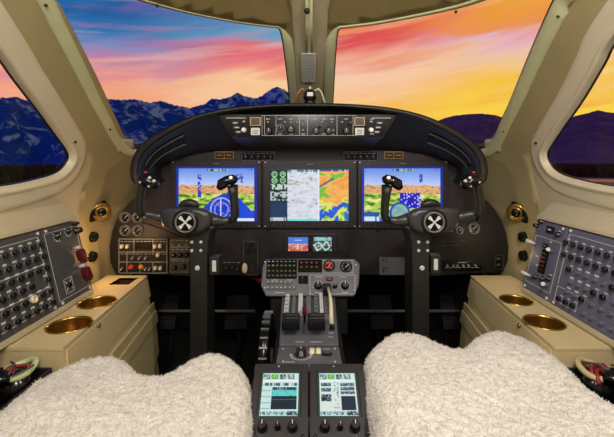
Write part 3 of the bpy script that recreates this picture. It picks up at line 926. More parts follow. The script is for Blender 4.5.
for s in (-1, 1):
    for (x, y) in ((235.5, 123), (237, 127.5), (238.5, 132)):
        a, b = gf.p(307.5 + s * (307.5 - x), y); inst('lit_button', button_mesh(.019, .008, .003, 'bezel', 'white'), t, (a, b, 0))
    a, b = gf.p(307.5 + s * 63.5, 121.5); inst('push_button', button_mesh(.010, .008, .003, 'bezel', 'white'), t, (a, b, 0))
    a, b = gf.p(307.5 + s * 63.5, 130); inst('chrome_knob', knob_mesh(.0068, .011, 'silver', False), t, (a, b, 0))
    a, b = gf.p(307.5 + s * 52, 121.5)
    mb = MB(); mb.use('tan'); mb.prism([(a - .0155, b - .0125), (a + .0155, b - .0125), (a + .0155, b + .0125), (a - .0155, b + .0125)], 0, .003)
    mb.use('brown'); mb.prism([(a - .0125, b - .010), (a + .0125, b - .010), (a + .0125, b + .010), (a - .0125, b + .010)], .003, .0036); mb.build('annunciator_window', None, t)
    a, b = gf.p(307.5 + s * 52, 131.5)
    mb = MB(); mb.use('placard'); mb.prism(rrect(a - .013, b - .0105, a + .013, b + .0105, .002), 0, .003); mb.use('grey')
    for i in range(3): mb.box((a, b - .006 + i * .005, .0032), (.016, .0018, .0006))
    mb.build('course_switch', None, t)
for (x, y, r) in ((269, 131, .009), (291, 129.5, .0105), (316, 131, .009), (320, 126, .004), (328.5, 131, .009), (346, 131, .009), (333, 131, .006), (281, 128, .005), (350, 123, .004)):
    a, b = gf.p(x, y); inst('knob', knob_mesh(r, .014), t, (a, b, 0))
for x in (268, 285, 291, 297, 303, 311, 322, 332, 342):
    for y in ((122,) if x not in (303,) else (119, 124, 130)):
        a, b = gf.p(x, y); inst('push_button', button_mesh(.008, .005, .002, 'bezel', 'white'), t, (a, b, 0))
gauge(t, *gf.p(280, 128), .011, h=.004)

# standby compass on top of the hood
cp = at(310, 96, 1.13)
t = thing('standby_compass', 'small black ball compass on the glareshield at the foot of the centre post', 'compass', cp)
mb = MB(); rs = []
for i in range(11):
    a = -PI / 2 + PI * i / 10; r = .0205 * max(.05, math.cos(a)) ; rs.append([V(r * math.cos(2*PI*j/24), r * math.sin(2*PI*j/24), .0205 * math.sin(a)) for j in range(24)])
mb.rings(rs); mb.lathe([(.018, -.0275), (.02, -.018), (.012, -.012)], n=20); mb.build('housing', 'gloss', t)
mb = MB(); mb.box((0, -.0175, .002), (.018, .008, .012)); mb.build('dial_window', 'placard', t, bevel=.001)
mb = MB(); mb.use('white')
for i in range(5): mb.box((-.006 + i * .003, -.0222, .002), (.0007, .0006, .006 if i % 2 else .003))
mb.build('heading_card', 'seal', t)
for s in (-1, 1):
    mb = MB(); mb.tube([(s * .012, 0, .014), (s * .024, .0, .022), (s * .034, .002, .012), (s * .044, .004, -.020)], [.0026] * 4, 8); mb.build('bracket', 'copper' if s < 0 else 'trimgreen', t)
mb = MB(); mb.lathe([(.0035, .018), (.0035, .027), (.002, .029)], n=10); mb.build('top_screw', 'silver', t)

# ------------------------------------------------------------------ control yokes
def ellring(c, rx, rz, ax='y', n=16):
    pass
def yoke(s, label):
    """s=-1 left seat, +1 right seat; built about the hub centre"""
    Yh = 1.0
    hx = 186 if s < 0 else 433.5
    k = Yh / F
    base = V((hx - CX) * k, Yh, -.87)
    t = thing('control_yoke', label, 'yoke', base)
    def q(x, y, dY=0):
        """pixel offsets described on the left yoke, mirrored for the right one"""
        xx = x if s < 0 else 2 * 309.75 - x
        return at(xx, y, Yh + dY) - base
    # hub
    out = [(160, 212), (162, 208.5), (168, 207), (180, 206.5), (197, 207.5), (206, 209), (211, 213), (212, 219), (210, 227), (202, 233), (190, 235), (177, 234), (169, 231), (163, 227), (160.5, 220)]
    P = smoothpts([V(x, y, 0) for x, y in out], 3, True)
    cx, cy = 186, 220.5
    layers = [(.92, .045), (1.0, .035), (1.0, .0), (.97, -.012), (.88, -.020), (.66, -.024)]
    rs = [[q(cx + (p.x - cx) * sc, cy + (p.y - cy) * sc, d) for p in P] for sc, d in layers]
    mb = MB(); mb.rings(rs); mb.build('hub', 'gunmetal', t, smooth_all=False)
    # badge
    mb = MB(); c = q(186, 222, -.020)
    mb.use('gloss'); mb.lathe([(.0335, 0), (.0335, .006), (.029, .0085), (.027, .006)], c, (0, -1, 0), 32)
    mb.use('midgrey'); mb.lathe([(.0275, .006), (.0265, .0085), (.0235, .0085), (.0225, .006)], c, (0, -1, 0), 32, cap=(False, False))
    br_ = mb.build('badge_ring', None, t)
    mb = MB(); mb.use('gloss'); mb.lathe([(.022, .006), (.022, .0068)], c, (0, -1, 0), 32); mb.use('placard')
    for i in range(4):
        a = PI / 4 + i * PI / 2; e = V(math.cos(a), 0, math.sin(a)); w = V(-e.z, 0, e.x); f0 = c + V(0, -.0068, 0); 
        n_ = V(0, -.0014, 0)
        tri = [f0 + e * .0025 - w * .001, f0 + e * .019 - w * .0052, f0 + e * .0205, f0 + e * .019 + w * .0052, f0 + e * .0025 + w * .001]
        mb.add(tri + [p + n_ for p in tri], [(0, 1, 2, 3, 4), (9, 8, 7, 6, 5)] + [(i_, 5 + i_, 5 + (i_ + 1) % 5, (i_ + 1) % 5) for i_ in range(5)])
    mb.lathe([(.0045, .0068), (.003, .010)], c, (0, -1, 0), 12)
    mb.build('badge', None, br_)
    # clip dome on the hub top
    mb = MB(); pts = []
    for i in range(9):
        a = PI * i / 8; pts.append(q(189 - 8.5 * math.cos(a), 208 - 5 * math.sin(a), .012))
    mb.tube(pts, [.004, .008, .010, .011, .011, .011, .010, .008, .004], 12); mb.build('chart_clip', 'column', t)
    # outer arm, horn and grip
    mb = MB(); mb.tube([q(166, 217, .012), (q(157, 216.5, .008)), q(148, 214.5, .004), q(143, 213.5, 0)], [.016, .0115, .010, .009], 16)
    mb.build('arm', 'gunmetal', t)
    mb = MB(); mb.tube([q(144, 215, 0), q(140, 213, -.004), q(139, 207, -.008), q(140, 197, -.012), q(141.5, 188, -.016), q(142, 182, -.02)], [.0085, .0115, .0115, .0105, .011, .0125], 16, 1.25)
    horn_ = mb.build('horn', 'column', t)
    mb = MB(); mb.tube([q(139, 180, -.022), q(143, 179, -.026), q(149, 181, -.030), q(154, 184, -.030), q(157, 187, -.026)], [.009, .0165, .0165, .014, .008], 16, 1.2)
    mb.tube([q(139, 177, -.02), q(144, 175.5, -.022), q(150, 177.5, -.024), q(154, 179, -.024)], [.008, .012, .011, .007], 14, 1.2)
    mb.build('grip_head', 'gloss', horn_)
    mb = MB(); mb.lathe([(.005, 0), (.0055, .004), (.0045, .0095), (.002, .011)], q(146, 175.5, -.024), (0, -.3, 1), 14); mb.build('disconnect_button', 'red', horn_)
    for (x, y) in ((141, 182), (150, 178), (149.5, 186), (154.5, 181)):
        mb = MB(); mb.lathe([(.004, 0), (.004, .004), (.0025, .006)], q(x, y, -.040), (0, -1, .2), 12); mb.build('grip_switch', 'silver', horn_)
    # inner arm, horn and grip
    mb = MB(); mb.tube([q(208, 219, .016), q(216, 220.5, .012), q(224, 221, .006), q(232, 219.5, 0)], [.020, .0155, .011, .0085], 16); mb.build('arm', 'gunmetal', t)
    mb = MB(); mb.tube([q(230, 220.5, 0), q(233.5, 219, -.002), q(235, 214, -.004), q(234.5, 204, -.010), q(233.5, 194, -.014), q(232.5, 186, -.018)], [.0075, .0105, .0105, .0105, .0115, .0135], 16, 1.25)
    horn_ = mb.build('horn', 'column', t)
    mb = MB(); mb.tube([q(236.5, 180, -.018), q(233, 179.5, -.022), q(227, 180.5, -.026), q(222, 184, -.026), q(219.5, 188, -.022)], [.008, .0135, .0125, .0145, .009], 16, 1.2)
    mb.build('grip_head', 'gloss', horn_)
    mb = MB(); mb.lathe([(.006, 0), (.005, .004), (.003, .006)], q(231, 178, -.04), (0, -1, .3), 12); mb.build('grip_switch', 'silver', horn_)
    # column
    Yc0, Yc1 = Yh + .005, Yh + .09
    pro = [(168, 230), (211, 229), (209, 238), (207.5, 243), (207, 262), (207, 395), (190, 395), (190, 262), (189, 243), (186, 236)]
    P = [q(x, y, .01) for x, y in pro]; P2 = [V(p.x, p.y + .085, p.z) for p in P]
    P = [V(p.x, p.y, max(p.z, 0)) for p in P]; P2 = [V(p.x, p.y, max(p.z, 0)) for p in P2]
    n = len(P); mb = MB(); mb.add(P + P2, [tuple(range(n)), tuple(range(n, 2 * n))[::-1]] + [(i, n + i, n + (i + 1) % n, (i + 1) % n) for i in range(n)])
    o = mb.build('column', 'column', t, bevel=.003)
    zc = q(198, 395).z
    mb = MB(); c = q(198.5, 380, .05); mb.lathe([(.07, 0), (.068, .02), (.05, .05)], (c.x, c.y, .0), n=24); mb.build('column_boot', 'black', t)
    for (x, y, r) in ((192, 242, .0042), (201, 242, .0042), (192, 250.5, .0042), (201, 250.5, .0042), (197.5, 268, .0068)):
        mb = MB(); mb.lathe([(r, 0), (r, .0025), (r * .7, .004)], q(x, y, .009), (0, -1, 0), 14); mb.build('bolt', 'silver', t)
    # switch box on the column side
    bx = MB(); c = q(215.5, 264.5, .03) if s < 0 else at(434, 263, Yh + .03) - base; bx.use('column'); bx.box(c, (.026, .03, .048)); bx.use('placard'); bx.box(c + V(0, -.0155, 0), (.011, .002, .030))
    bx.build('side_switch_box', None, t, bevel=.002)
    return t
yoke(-1, 'left control yoke with round badge on a square floor column')
yoke(1, 'right control yoke with round badge on a square floor column')
# ------------------------------------------------------------------ pedestal head
T0, T1 = at(310, 258, 1.18), at(310, 296, 1.11)
hf = Frame((T0 + T1) / 2, (1, 0, 0), T0 - T1)
t = thing('engine_control_head', 'grey angled panel crowded with gauges, lamps and switches at the head of the pedestal', 'control panel', hf.m)
mb = MB(); mb.prism([hf.p(x, y) for x, y in ((267, 258.5), (354, 258.5), (360, 264), (359, 284), (354, 296), (266, 296), (261, 286), (262.5, 266))], -.014, 0)
mb.build('face_plate', 'ped', t, bevel=.003)
f = hf
def hl(x, y): return hf.p(x, y)
mb = MB(); mb.use('gloss'); a, b = hl(266, 279), hl(297, 259.8); mb.prism(rrect(a[0], a[1], b[0], b[1], .003), 0, .003); mb.build('lamp_field', None, t)
mb = MB(); a, b = hl(298, 272.5), hl(322, 260); mb.prism(rrect(a[0], a[1], b[0], b[1], .003), 0, .003); mb.build('lamp_field', 'gloss', t)
mb = MB(); a, b = hl(298.5, 284), hl(308, 276); mb.prism(rrect(a[0], a[1], b[0], b[1], .001), 0, .003); mb.build('lamp_field', 'gloss', t)
for i in range(7):
    for j, y in enumerate((262, 266, 271.5, 276)):
        a, b = hl(269 + i * 4.2, y); m_ = ('greenlamp' if hsh(i, j) > .35 else 'silver') if j < 2 else ('olive' if hsh(i, j) > .3 else 'amber')
        inst('indicator_lamp', button_mesh(.008, .0055, .002, 'column', m_), t, (a, b, .003))
for i in range(4):
    for y in (263, 267.5):
        a, b = hl(301.5 + i * 5, y); inst('indicator_lamp', button_mesh(.008, .006, .002, 'column', 'redlamp' if hsh(i, y) > .5 else 'midgrey'), t, (a, b, .003))
for i in range(7):
    for y in (282, 287.5):
        if hsh(i + 3, y) > .15:
            a, b = hl(268.5 + i * 4.3, y); inst('toggle_switch', toggle_mesh(.018), t, (a, b, 0))
for (x, y, r, fc) in ((329, 266, .0165, 'gloss'), (346, 267, .0165, 'gloss')):
    a, b = hl(x, y); gauge(t, a, b, r, h=.006, rim='gloss')
a, b = hl(329, 266); mb = MB()
for s in (-1, 1): mb.prism([(a - .009, b + s * .003), (a + .009, b + s * .003), (a + .006, b + s * .010), (a - .006, b + s * .010)], .0045, .0062)
mb.build('pressurisation_flag', 'red', t)
a, b = hl(329.5, 279.5); inst('push_button', button_mesh(.018, .009, .003, 'gloss', 'redlamp'), t, (a, b, 0))
for (x, y, r) in ((318, 286, .010), (345, 286, .010), (335, 286.5, .006), (302.5, 280, .004)):
    a, b = hl(x, y); inst('knob', knob_mesh(r, .014), t, (a, b, .001))
mb = MB()
for (x, y, w) in ((319, 277, .022), (343, 277, .022), (275, 280, .02), (290, 280, .02), (318, 292.5, .02), (345, 292.5, .02), (280, 292.5, .03)): a, b = hl(x, y); dash_mesh(mb, a, b, w, .0016)
for (cx, r) in ((318, .0155), (345, .0155)):
    for i in range(9):
        a0 = -.4 + i * .48; x, y = hl(cx, 286); mb.box((x + r * math.cos(a0), y + r * math.sin(a0), .0003), (.0035, .0012, .0006), Matrix.Rotation(a0, 3, 'Z'))
outline(mb, [hl(310, 275), hl(355, 275), hl(355, 294), hl(310, 294)], .0008)
outline(mb, [hl(323, 260.5), hl(353, 260.5), hl(353, 273), hl(323, 273)], .0008)
mb.build('legend', 'white', t)
mb = MB()
for (x, y) in ((265, 262), (356, 265), (265, 288), (355, 290), (310, 294)): a, b = hl(x, y); mb.lathe([(.0026, 0), (.0026, .0016), (.001, .002)], (a, b, 0), n=10)
mb.build('screw', 'silver', t)

# pedestal body, throttle quadrant
t = thing('centre_pedestal', 'black boxy pedestal body running between the two fleece seats', 'pedestal', (0, .9, -.87))
def prof_box(prof, hw, o, mb):
    a = [V(-hw, y, z) - o for y, z in prof]; b = [V(hw, y, z) - o for y, z in prof]; n = len(a)
    mb.add(a + b, [tuple(range(n)), tuple(range(n, 2 * n))[::-1]] + [(i, n + i, n + (i + 1) % n, (i + 1) % n) for i in range(n)])
o = V(0, .9, -.87)
mb = MB(); prof_box([(.60, -.868), (1.24, -.868), (1.24, -.40), (1.13, -.42), (.90, -.458), (.775, -.458), (.74, -.425), (.625, -.48), (.60, -.50)], .083, o, mb); mb.build('body', 'dark', t, bevel=.004)
mb = MB(); prof_box([(1.13, -.52), (1.26, -.52), (1.26, -.30), (1.19, -.335), (1.13, -.415)], .115, o, mb); mb.build('head_support', 'dark', t, bevel=.004)

Q0, Q1 = at(307, 297, 1.10), at(307, 345, .905)
qf = Frame((Q0 + Q1) / 2, (1, 0, 0), Q0 - Q1)
t = thing('throttle_quadrant', 'metal throttle quadrant with slotted plates and black grips on the pedestal', 'throttle quadrant', qf.m)
mb = MB(); mb.prism([qf.p(282, 297), qf.p(335, 297), qf.p(339, 345), qf.p(279, 345)], -.012, 0); mb.build('base_plate', 'ped', t, bevel=.003)
def ql(x, y, h=0): return qf.p(x, y, h)
for (x0, x1, yb, yt, h, mm) in ((283, 290, 323, 298, .014, 'silver'), (291, 296, 322, 299, .010, 'ped'), (298, 303, 316, 298, .016, 'silver'), (306, 311, 322, 299, .010, 'ped'), (314, 318, 318, 298, .014, 'ped'), (320, 322.5, 320, 298, .018, 'silver'), (325, 330, 322, 298, .010, 'ped')):
    a, b = ql(x0, yb), ql(x1, yt); mb = MB(); mb.prism(rrect(a[0], a[1], b[0], b[1], .002), 0, h); mb.build('slot_guide', 'silver' if mm == 'silver' else 'midgrey', t, bevel=.001)
for x in (290.5, 297, 304.5, 312.5, 319):
    a, b = ql(x - 1, 324), ql(x + 1, 299); mb = MB(); mb.prism([(a[0], a[1]), (b[0], a[1]), (b[0], b[1]), (a[0], b[1])], 0, .004); mb.build('slot', 'gloss', t)
mb = MB(); 
for y in (301, 305, 309, 313, 317):
    for x in (286.5, 316, 327.5): a, b = ql(x, y); dash_mesh(mb, a, b, .009, .003, .0142 if x < 300 else (.0142 if x < 320 else .0102))
mb.build('legend', 'seal', t)
def lever(px, py, lab):
    a, b = ql(px, py)
    th = None
    mb = MB(); mb.tube([(a, b + .05, -.005), (a, b + .035, .02), (a, b + .008, .036)], [.004, .004, .004], 8); mb.build('lever_arm', 'silver', t)
    mb = MB(); mb.prism(rrect(a - .024, b - .020, a + .020, b + .022, .005, 3), .018, .044); mb.build('throttle_grip', 'knob', t, bevel=.005)
    mb = MB(); mb.box((a, b - .004, .0445), (.03, .003, .002)); mb.box((a, b + .008, .0445), (.03, .003, .002)); mb.build('grip_rib', 'grey', t)
lever(292, 333, ''); lever(317, 333, '')
a, b = ql(304.5, 322); mb = MB(); mb.tube([(a, b + .05, 0), (a, b + .03, .03), (a, b - .01, .034)], [.004, .004, .006], 8); mb.build('go_around_lever', 'darkred', t)
a0, b0 = ql(331.5, 325); mb = MB(); mb.tube([(a0, b0, .002), (a0 + .001, b0 + .04, .030), (a0, b0 + .075, .036), (a0 - .003, b0 + .115, .036)], [.0065, .005, .0042, .0042], 12)
mb.build('flap_lever', 'cream', t)
a, b = ql(327, 300); mb = MB(); mb.prism(rrect(a - .012, b + .0, a + .012, b + .035, .004), .012, .034); mb.build('landing_gear_handle', 'knob', t, bevel=.004)
for x in (283, 330):
    a, b = ql(x + 2, 329); inst('knob', knob_mesh(.006, .012), t, (a, b, 0))
mb = MB(); a, b = ql(308, 342); dash_mesh(mb, a - .02, b, .02, .002); dash_mesh(mb, a + .02, b, .03, .002)
for y in (327, 333, 337): a, b = ql(331, y); dash_mesh(mb, a, b, .012, .002)
mb.build('scale_marks', 'white', t)

# trim wheel
c = V(-.108, .98, -.505)
t = thing('trim_wheel', 'dark ribbed pitch trim wheel on the left side of the pedestal', 'trim wheel', c)
mb = MB(); mb.lathe([(.098, -.012), (.103, -.010), (.103, .010), (.098, .012)], ax=(1, 0, 0), n=48); mb.build('wheel', 'gloss', t)
mb = MB(); mb.use('midgrey')
for i in range(30):
    a = 2 * PI * i / 30; mb.box((0, .1035 * math.cos(a), .1035 * math.sin(a)), (.019, .010, .0042), Matrix.Rotation(a, 3, 'X'))
mb.build('grip_rib', None, t)
mb = MB(); mb.lathe([(.02, .0), (.02, .016)], (0, 0, 0), (1, 0, 0), 20); mb.build('hub', 'midgrey', t)

# lower pedestal panel
L0, L1 = at(309, 346, .898), at(309, 367, .80)
lf = Frame((L0 + L1) / 2, (1, 0, 0), L0 - L1)
t = thing('rudder_trim_panel', 'grey pedestal panel with a round scale and two cream knobs above the touch screens', 'control panel', lf.m)
a, b = lf.p(280, 366), lf.p(338, 347)
mb = MB(); mb.prism([(-.071, a[1]), (.071, a[1]), (.071, b[1]), (-.071, b[1])], -.012, 0); mb.build('face_plate', 'ped', t, bevel=.001)
f = lf
x, y = lf.p(301, 355); inst('knob', knob_mesh(.012, .014), t, (x, y, 0))
mb = MB()
for i in range(15):
    a_ = -.5 - i * .28 + 1.2; mb.box((x + .023 * math.cos(a_), y + .023 * math.sin(a_), .0003), (.005, .0022, .0006), Matrix.Rotation(a_, 3, 'Z'))
for (px, py, w) in ((301, 349, .02), (316, 349.5, .02), (326, 349, .016), (290, 362, .02)): u, v = lf.p(px, py); dash_mesh(mb, u, v, w, .002)
mb.build('legend', 'white', t)
for px in (312, 318.5): u, v = lf.p(px, 353); inst('cream_knob', knob_mesh(.006, .010, 'cream', False), t, (u, v, 0))
u, v = lf.p(327, 355); inst('push_button', button_mesh(.022, .010, .005, 'knob', 'midgrey'), t, (u, v, 0))
mb = MB()
for px, py in ((283, 349), (335, 349), (283, 362), (335, 362)): u, v = lf.p(px, py); mb.lathe([(.0025, 0), (.0025, .0015), (.001, .002)], (u, v, 0), n=10)
mb.build('screw', 'silver', t)

# touch screen controllers
G0, G1 = at(309, 366, .74), at(309, 446, .625)
def gtc(x0, x1, label, kind):
    xc = (x0 + x1) / 2
    g = Frame(V(xc, (G0.y + G1.y) / 2, (G0.z + G1.z) / 2), (1, 0, 0), G0 - G1)
    hw = (x1 - x0) / 2; hh = (G0 - G1).length / 2
    t = thing('touch_screen_controller', label, 'touch screen', g.m)
    sx = hw * .74; sy0, sy1 = -hh * .44, hh * .78; H = .010
    mb = MB()
    mb.prism(rrect(-hw, -hh, hw, hh, .006, 4), -.012, .003)
    for q in ([(-hw + .001, -hh + .001), (hw - .001, -hh + .001), (hw - .001, sy0), (-hw + .001, sy0)], [(-hw + .001, sy1), (hw - .001, sy1), (hw - .001, hh - .001), (-hw + .001, hh - .001)],
              [(-hw + .001, sy0), (-sx, sy0), (-sx, sy1), (-hw + .001, sy1)], [(sx, sy0), (hw - .001, sy0), (hw - .001, sy1), (sx, sy1)]):
        mb.prism(q, .003, H)
    mb.build('bezel', 'bezel', t, bevel=.0012)
    def fn(u, v):
        if u < .07 or u > .93 or v < .05 or v > .95:
            return (34, 62, 52) if .02 < u < .98 else (20, 34, 30)
        c = (200, 226, 222)
        if v < .2:
            i = int((u - .08) * 5.2); w = ((u - .08) * 5.2) % 1
            if i < 4 and w < .86 and .07 < v < .19:
                c = [(84, 104, 108), (96, 150, 84), (70, 84, 90), (96, 108, 116)][i]
                if hsh(int(u * 44), int(v * 50)) > .6: c = (190, 215, 200) if i != 1 else (160, 225, 120)
            return c
        if v < .24: return (226, 238, 236)
        if v > .86:
            i = int((u - .08) * 7); w = ((u - .08) * 7) % 1
            if w < .8 and .87 < v < .935: c = (70, 104, 116) if hsh(int(u * 40), int(v * 60)) > .35 else (180, 216, 220)
            if u > .68 and v < .94: c = (24, 56, 84) if hsh(int(u * 50), int(v * 60)) > .25 else (190, 210, 215)
            return c
        if kind == 0:
            if .27 < v < .33:
                if .12 < u < .50 or .55 < u < .70 or .77 < u < .9: return (52, 92, 104) if hsh(int(u * 46), 2) > .3 else (180, 210, 210)
            if .36 < v < .82 and .30 < u < .90:
                if v < .42: return (26, 58, 74) if hsh(int(u * 40), 5) > .25 else (120, 150, 150)
                if v < .55: return (92, 206, 202) if hsh(int(u * 40), int(v * 30)) > .12 else (60, 150, 160)
                if abs(v - .62) < .008: return (50, 90, 110)
                return (8, 28, 46)
            if u < .28 and abs((v * 8) % 1 - .5) < .1: return (150, 186, 186)
        else:
            for (a0, a1, b0, b1) in ((.10, .34, .27, .34), (.10, .34, .38, .46), (.10, .34, .51, .66), (.56, .90, .27, .34), (.56, .90, .36, .43), (.56, .90, .45, .51)):
                if a0 < u < a1 and b0 < v < b1:
                    if hsh(int(u * 44), int(v * 55)) > .75: return (150, 176, 184)
                    if b0 > .5 and (v - b0) * 1.6 > abs(u - .22): return (16, 30, 46)
                    return (58, 86, 100)
            if .56 < u < .90 and .55 < v < .84: return (10, 34, 60)
            if .40 < u < .52 and hsh(int(u * 40), int(v * 26)) > .75: return (110, 140, 140)
            if v > .3: c = (214, 226, 220)
        return c
    screen_obj(t, -sx, sy0, sx, sy1, H - .002, 84, 110, fn)
    ky = -hh * .67
    for x, r in ((-hw * .5, .0075), (0, .0045), (hw * .48, .0075)):
        inst('knob', knob_mesh(r, .014), t, (x, ky, H))
    mb = MB()
    for x in (-hw * .82, hw * .82): mb.lathe([(.003, H), (.003, H + .001), (.0012, H + .0015)], (x, -hh * .86, 0), n=12)
    mb.build('screw', 'knob', t)
    mb = MB(); mb.lathe([(.0016, H), (.0012, H + .001)], (-hw * .1, hh * .9, 0), n=10); mb.build('light_sensor', 'silver', t)
gtc(-.1045, -.0008, 'left pedestal touch screen with a turquoise highlighted list', 0)
gtc(.0008, .1045, 'right pedestal touch screen with several small dark buttons and a navy box', 1)

# ------------------------------------------------------------------ side console panels
def side_frame(s):
    # s=-1 left wall; origin at bottom rail
    return Frame((s * .605, 0, -.358), (0, 1, 0) if s < 0 else (0, -1, 0), (s * .045, 0, .188))
SH = math.hypot(.045, .188)
def sthing(name, label, cat, s, ya, yb):
    b = side_frame(s); yc = (ya + yb) / 2
    fr = Frame(b.O + V(0, yc, 0), b.x, b.y)
    return fr, thing(name, label, cat, fr.m), abs(yb - ya) / 2
brk = cached('breaker', lambda: (lambda mb: (mb.use('midgrey'), mb.lathe([(.0062, 0), (.0062, .002), (.0048, .0025)], n=14), mb.use('knob'), mb.lathe([(.0046, .002), (.0046, .006), (.0062, .0065), (.0062, .0095), (.005, .0105)], n=16), mb.build('x'))[-1])(MB()))
brk_in = cached('breaker_in', lambda: (lambda mb: (mb.use('midgrey'), mb.lathe([(.0062, 0), (.0062, .0022), (.005, .0025)], n=14), mb.use('bluegrey'), mb.lathe([(.0046, .002), (.0046, .006), (.0036, .0065)], n=16), mb.build('x'))[-1])(MB()))
scr = cached('screw4', lambda: MB().lathe([(.004, 0), (.004, .003), (.002, .004)], n=12).build('x', 'silver'))
# left breaker panel
for s in (-1, 1):
    fr, t, hw = sthing('circuit_breaker_panel', 'dark grey circuit breaker panel with six rows of black breakers on the left wall' if s < 0 else
                       'blue grey circuit breaker panel with part filled rows on the right wall', 'circuit breaker panel', s, .42, .918 if s < 0 else .952)
    mb = MB(); mb.prism([(-hw, 0), (hw, 0), (hw, SH), (-hw, SH)], -.012, 0); mb.build('face_plate', 'grey' if s < 0 else 'bluegrey', t, bevel=.0015)
    leg = MB()
    sgn = 1 if s < 0 else -1
    fwd = sgn     # local x towards the nose
    if s < 0:
        fronts = [(39, 245), (42, 257), (44.5, 268.5), (46, 280), (48.5, 291.5), (50.5, 303)]; rows = []
        for i, (px, py) in enumerate(fronts):
            a, b = fr.p(px, py); n = 15
            for j in range(n):
                x = a - fwd * .0268 * j
                if i == 3 and j == 1: continue
                inst('circuit_breaker', brk, t, (x, b, 0)) if not (i == 4 and j == 2) else None
                if i == 4 and j == 2:
                    mb = MB(); mb.use('cream'); mb.lathe([(.0085, 0), (.0085, .009), (.005, .009), (.004, .003)], (x, b, 0), n=18); mb.build('white_breaker_collar', None, t)
                dash_mesh(leg, x - .001, b + .0105, .011, .0042)
            rows.append((a, b))
        top = fr.p(41, 238); fx = fr.p(44, 240)[0] + .006
        ys = [SH - .014, (rows[1][1] + rows[2][1]) / 2 - .004, (rows[3][1] + rows[4][1]) / 2 - .004, .014]
        for yy in ys: outline(leg, [(-hw + .01, yy), (hw - .013, yy)], .0011, .0005, False)
        outline(leg, [(hw - .013, ys[0]), (hw - .013, ys[-1])], .0011, .0005, False)
    else:
        a0, b0 = fr.p(568, 243); r2 = fr.p(566, 255)
        for i, (px, py, cols, ghost) in enumerate(((568, 243, range(14), ()), (566, 255, range(14), ()), (571, 270, (0, 5, 6, 8), range(14)), (571, 282, (3, 4, 7), range(14)), (584 - 16, 292, (2, 6), range(12)))):
            a, b = fr.p(px, py)
            for j in range(14):
                x = a + .0262 * j
                if x > hw - .01: continue
                if j in cols: inst('circuit_breaker', brk, t, (x, b, 0)); dash_mesh(leg, x, b + .0095, .010, .0026)
                elif j in ghost:
                    inst('pushed_in_breaker', brk_in, t, (x, b, 0))
                    if hsh(i, j) > .55: dash_mesh(leg, x, b + .0095, .012, .004)
        for j in range(3):
            a, b = fr.p(561 + j * 7, 299.5 + 3.4 * j); inst('circuit_breaker', brk, t, (a, b, 0)); dash_mesh(leg, a, b + .009, .009, .0022)
        for j in range(3, 9):
            a, b = fr.p(561, 299.5); inst('pushed_in_breaker', brk_in, t, (a + .0262 * j, b - .002, 0))
        a, b = fr.p(557, 308), fr.p(579, 302)
        outline(leg, [(-hw + .010, .012), (-hw + .085, .012), (-hw + .085, .048), (-hw + .010, .048)], .0011)
        outline(leg, [(-hw + .010, .054), (-hw + .010, SH - .014), (hw - .01, SH - .014)], .0011, .0005, False)
    leg.build('legend', 'white', t)
    for x in (fwd * hw - fwd * .012, fwd * hw - fwd * .25):
        for y in (.006, SH - .006): inst('panel_screw', scr, t, (x, y, 0))

# forward module left
fr, t, hw = sthing('switch_console', 'dark grey console panel with two red guards, mostly blank, on the left wall', 'control panel', -1, .922, 1.062)
mb = MB(); mb.prism([(-hw, 0), (hw, 0), (hw, SH), (-hw, SH)], -.012, 0); mb.build('face_plate', 'grey', t, bevel=.0015)
leg = MB(); outline(leg, [(-hw + .006, .012), (hw - .010, .012), (hw - .010, SH - .012), (-hw + .006, SH - .012)], .0011)
for (px, py) in ((57, 236), (68, 231)):
    a, b = fr.p(px, py)
    for i in range(7):
        q = -.6 - i * .5; leg.box((a + .014 * math.cos(q), b + .014 * math.sin(q), .0003), (.004, .002, .0006), Matrix.Rotation(q, 3, 'Z'))
    inst('knob', knob_mesh(.008, .010), t, (a, b, 0))
a, b = fr.p(69, 285)
for q in (.8, -.8): leg.box((a, b, .0003), (.034, .0016, .0006), Matrix.Rotation(q, 3, 'Z'))
outline(leg, [(a - .016, b - .018), (a + .016, b - .018), (a + .016, b + .018), (a - .016, b + .018)], .001)
leg.build('legend', 'white', t)
mb = MB(); mb.lathe([(.007, 0), (.007, .004), (.004, .006)], (a, b, 0), n=16); mb.build('jack', 'gloss', t)
for (px, py, r, mm) in ((76, 231, .008, 'knob'), (73, 224, .005, 'knob')):
    a, b = fr.p(px, py); inst('knob', knob_mesh(r, .016, mm, False), t, (a, b, 0))
for (px, py) in ((79, 259), (84, 277)):
    a, b = fr.p(px - 3, py - 1); 
    mb = MB(); mb.use('darkred'); mb.prism([(a - .004, b + .018), (a + .012, b + .020), (a + .020, b - .010), (a + .010, b - .020), (a - .004, b - .006)], .004, .022)
    mb.build('red_guard', None, t, bevel=.003)
    mb = MB(); mb.lathe([(.005, 0), (.005, .014), (.003, .016)], (a, b + .026, 0), n=12); mb.build('toggle_tip', 'silver', t)
for x in (-hw + .012, hw - .012):
    for y in (.006, SH - .006): inst('panel_screw', scr, t, (x, y, 0))
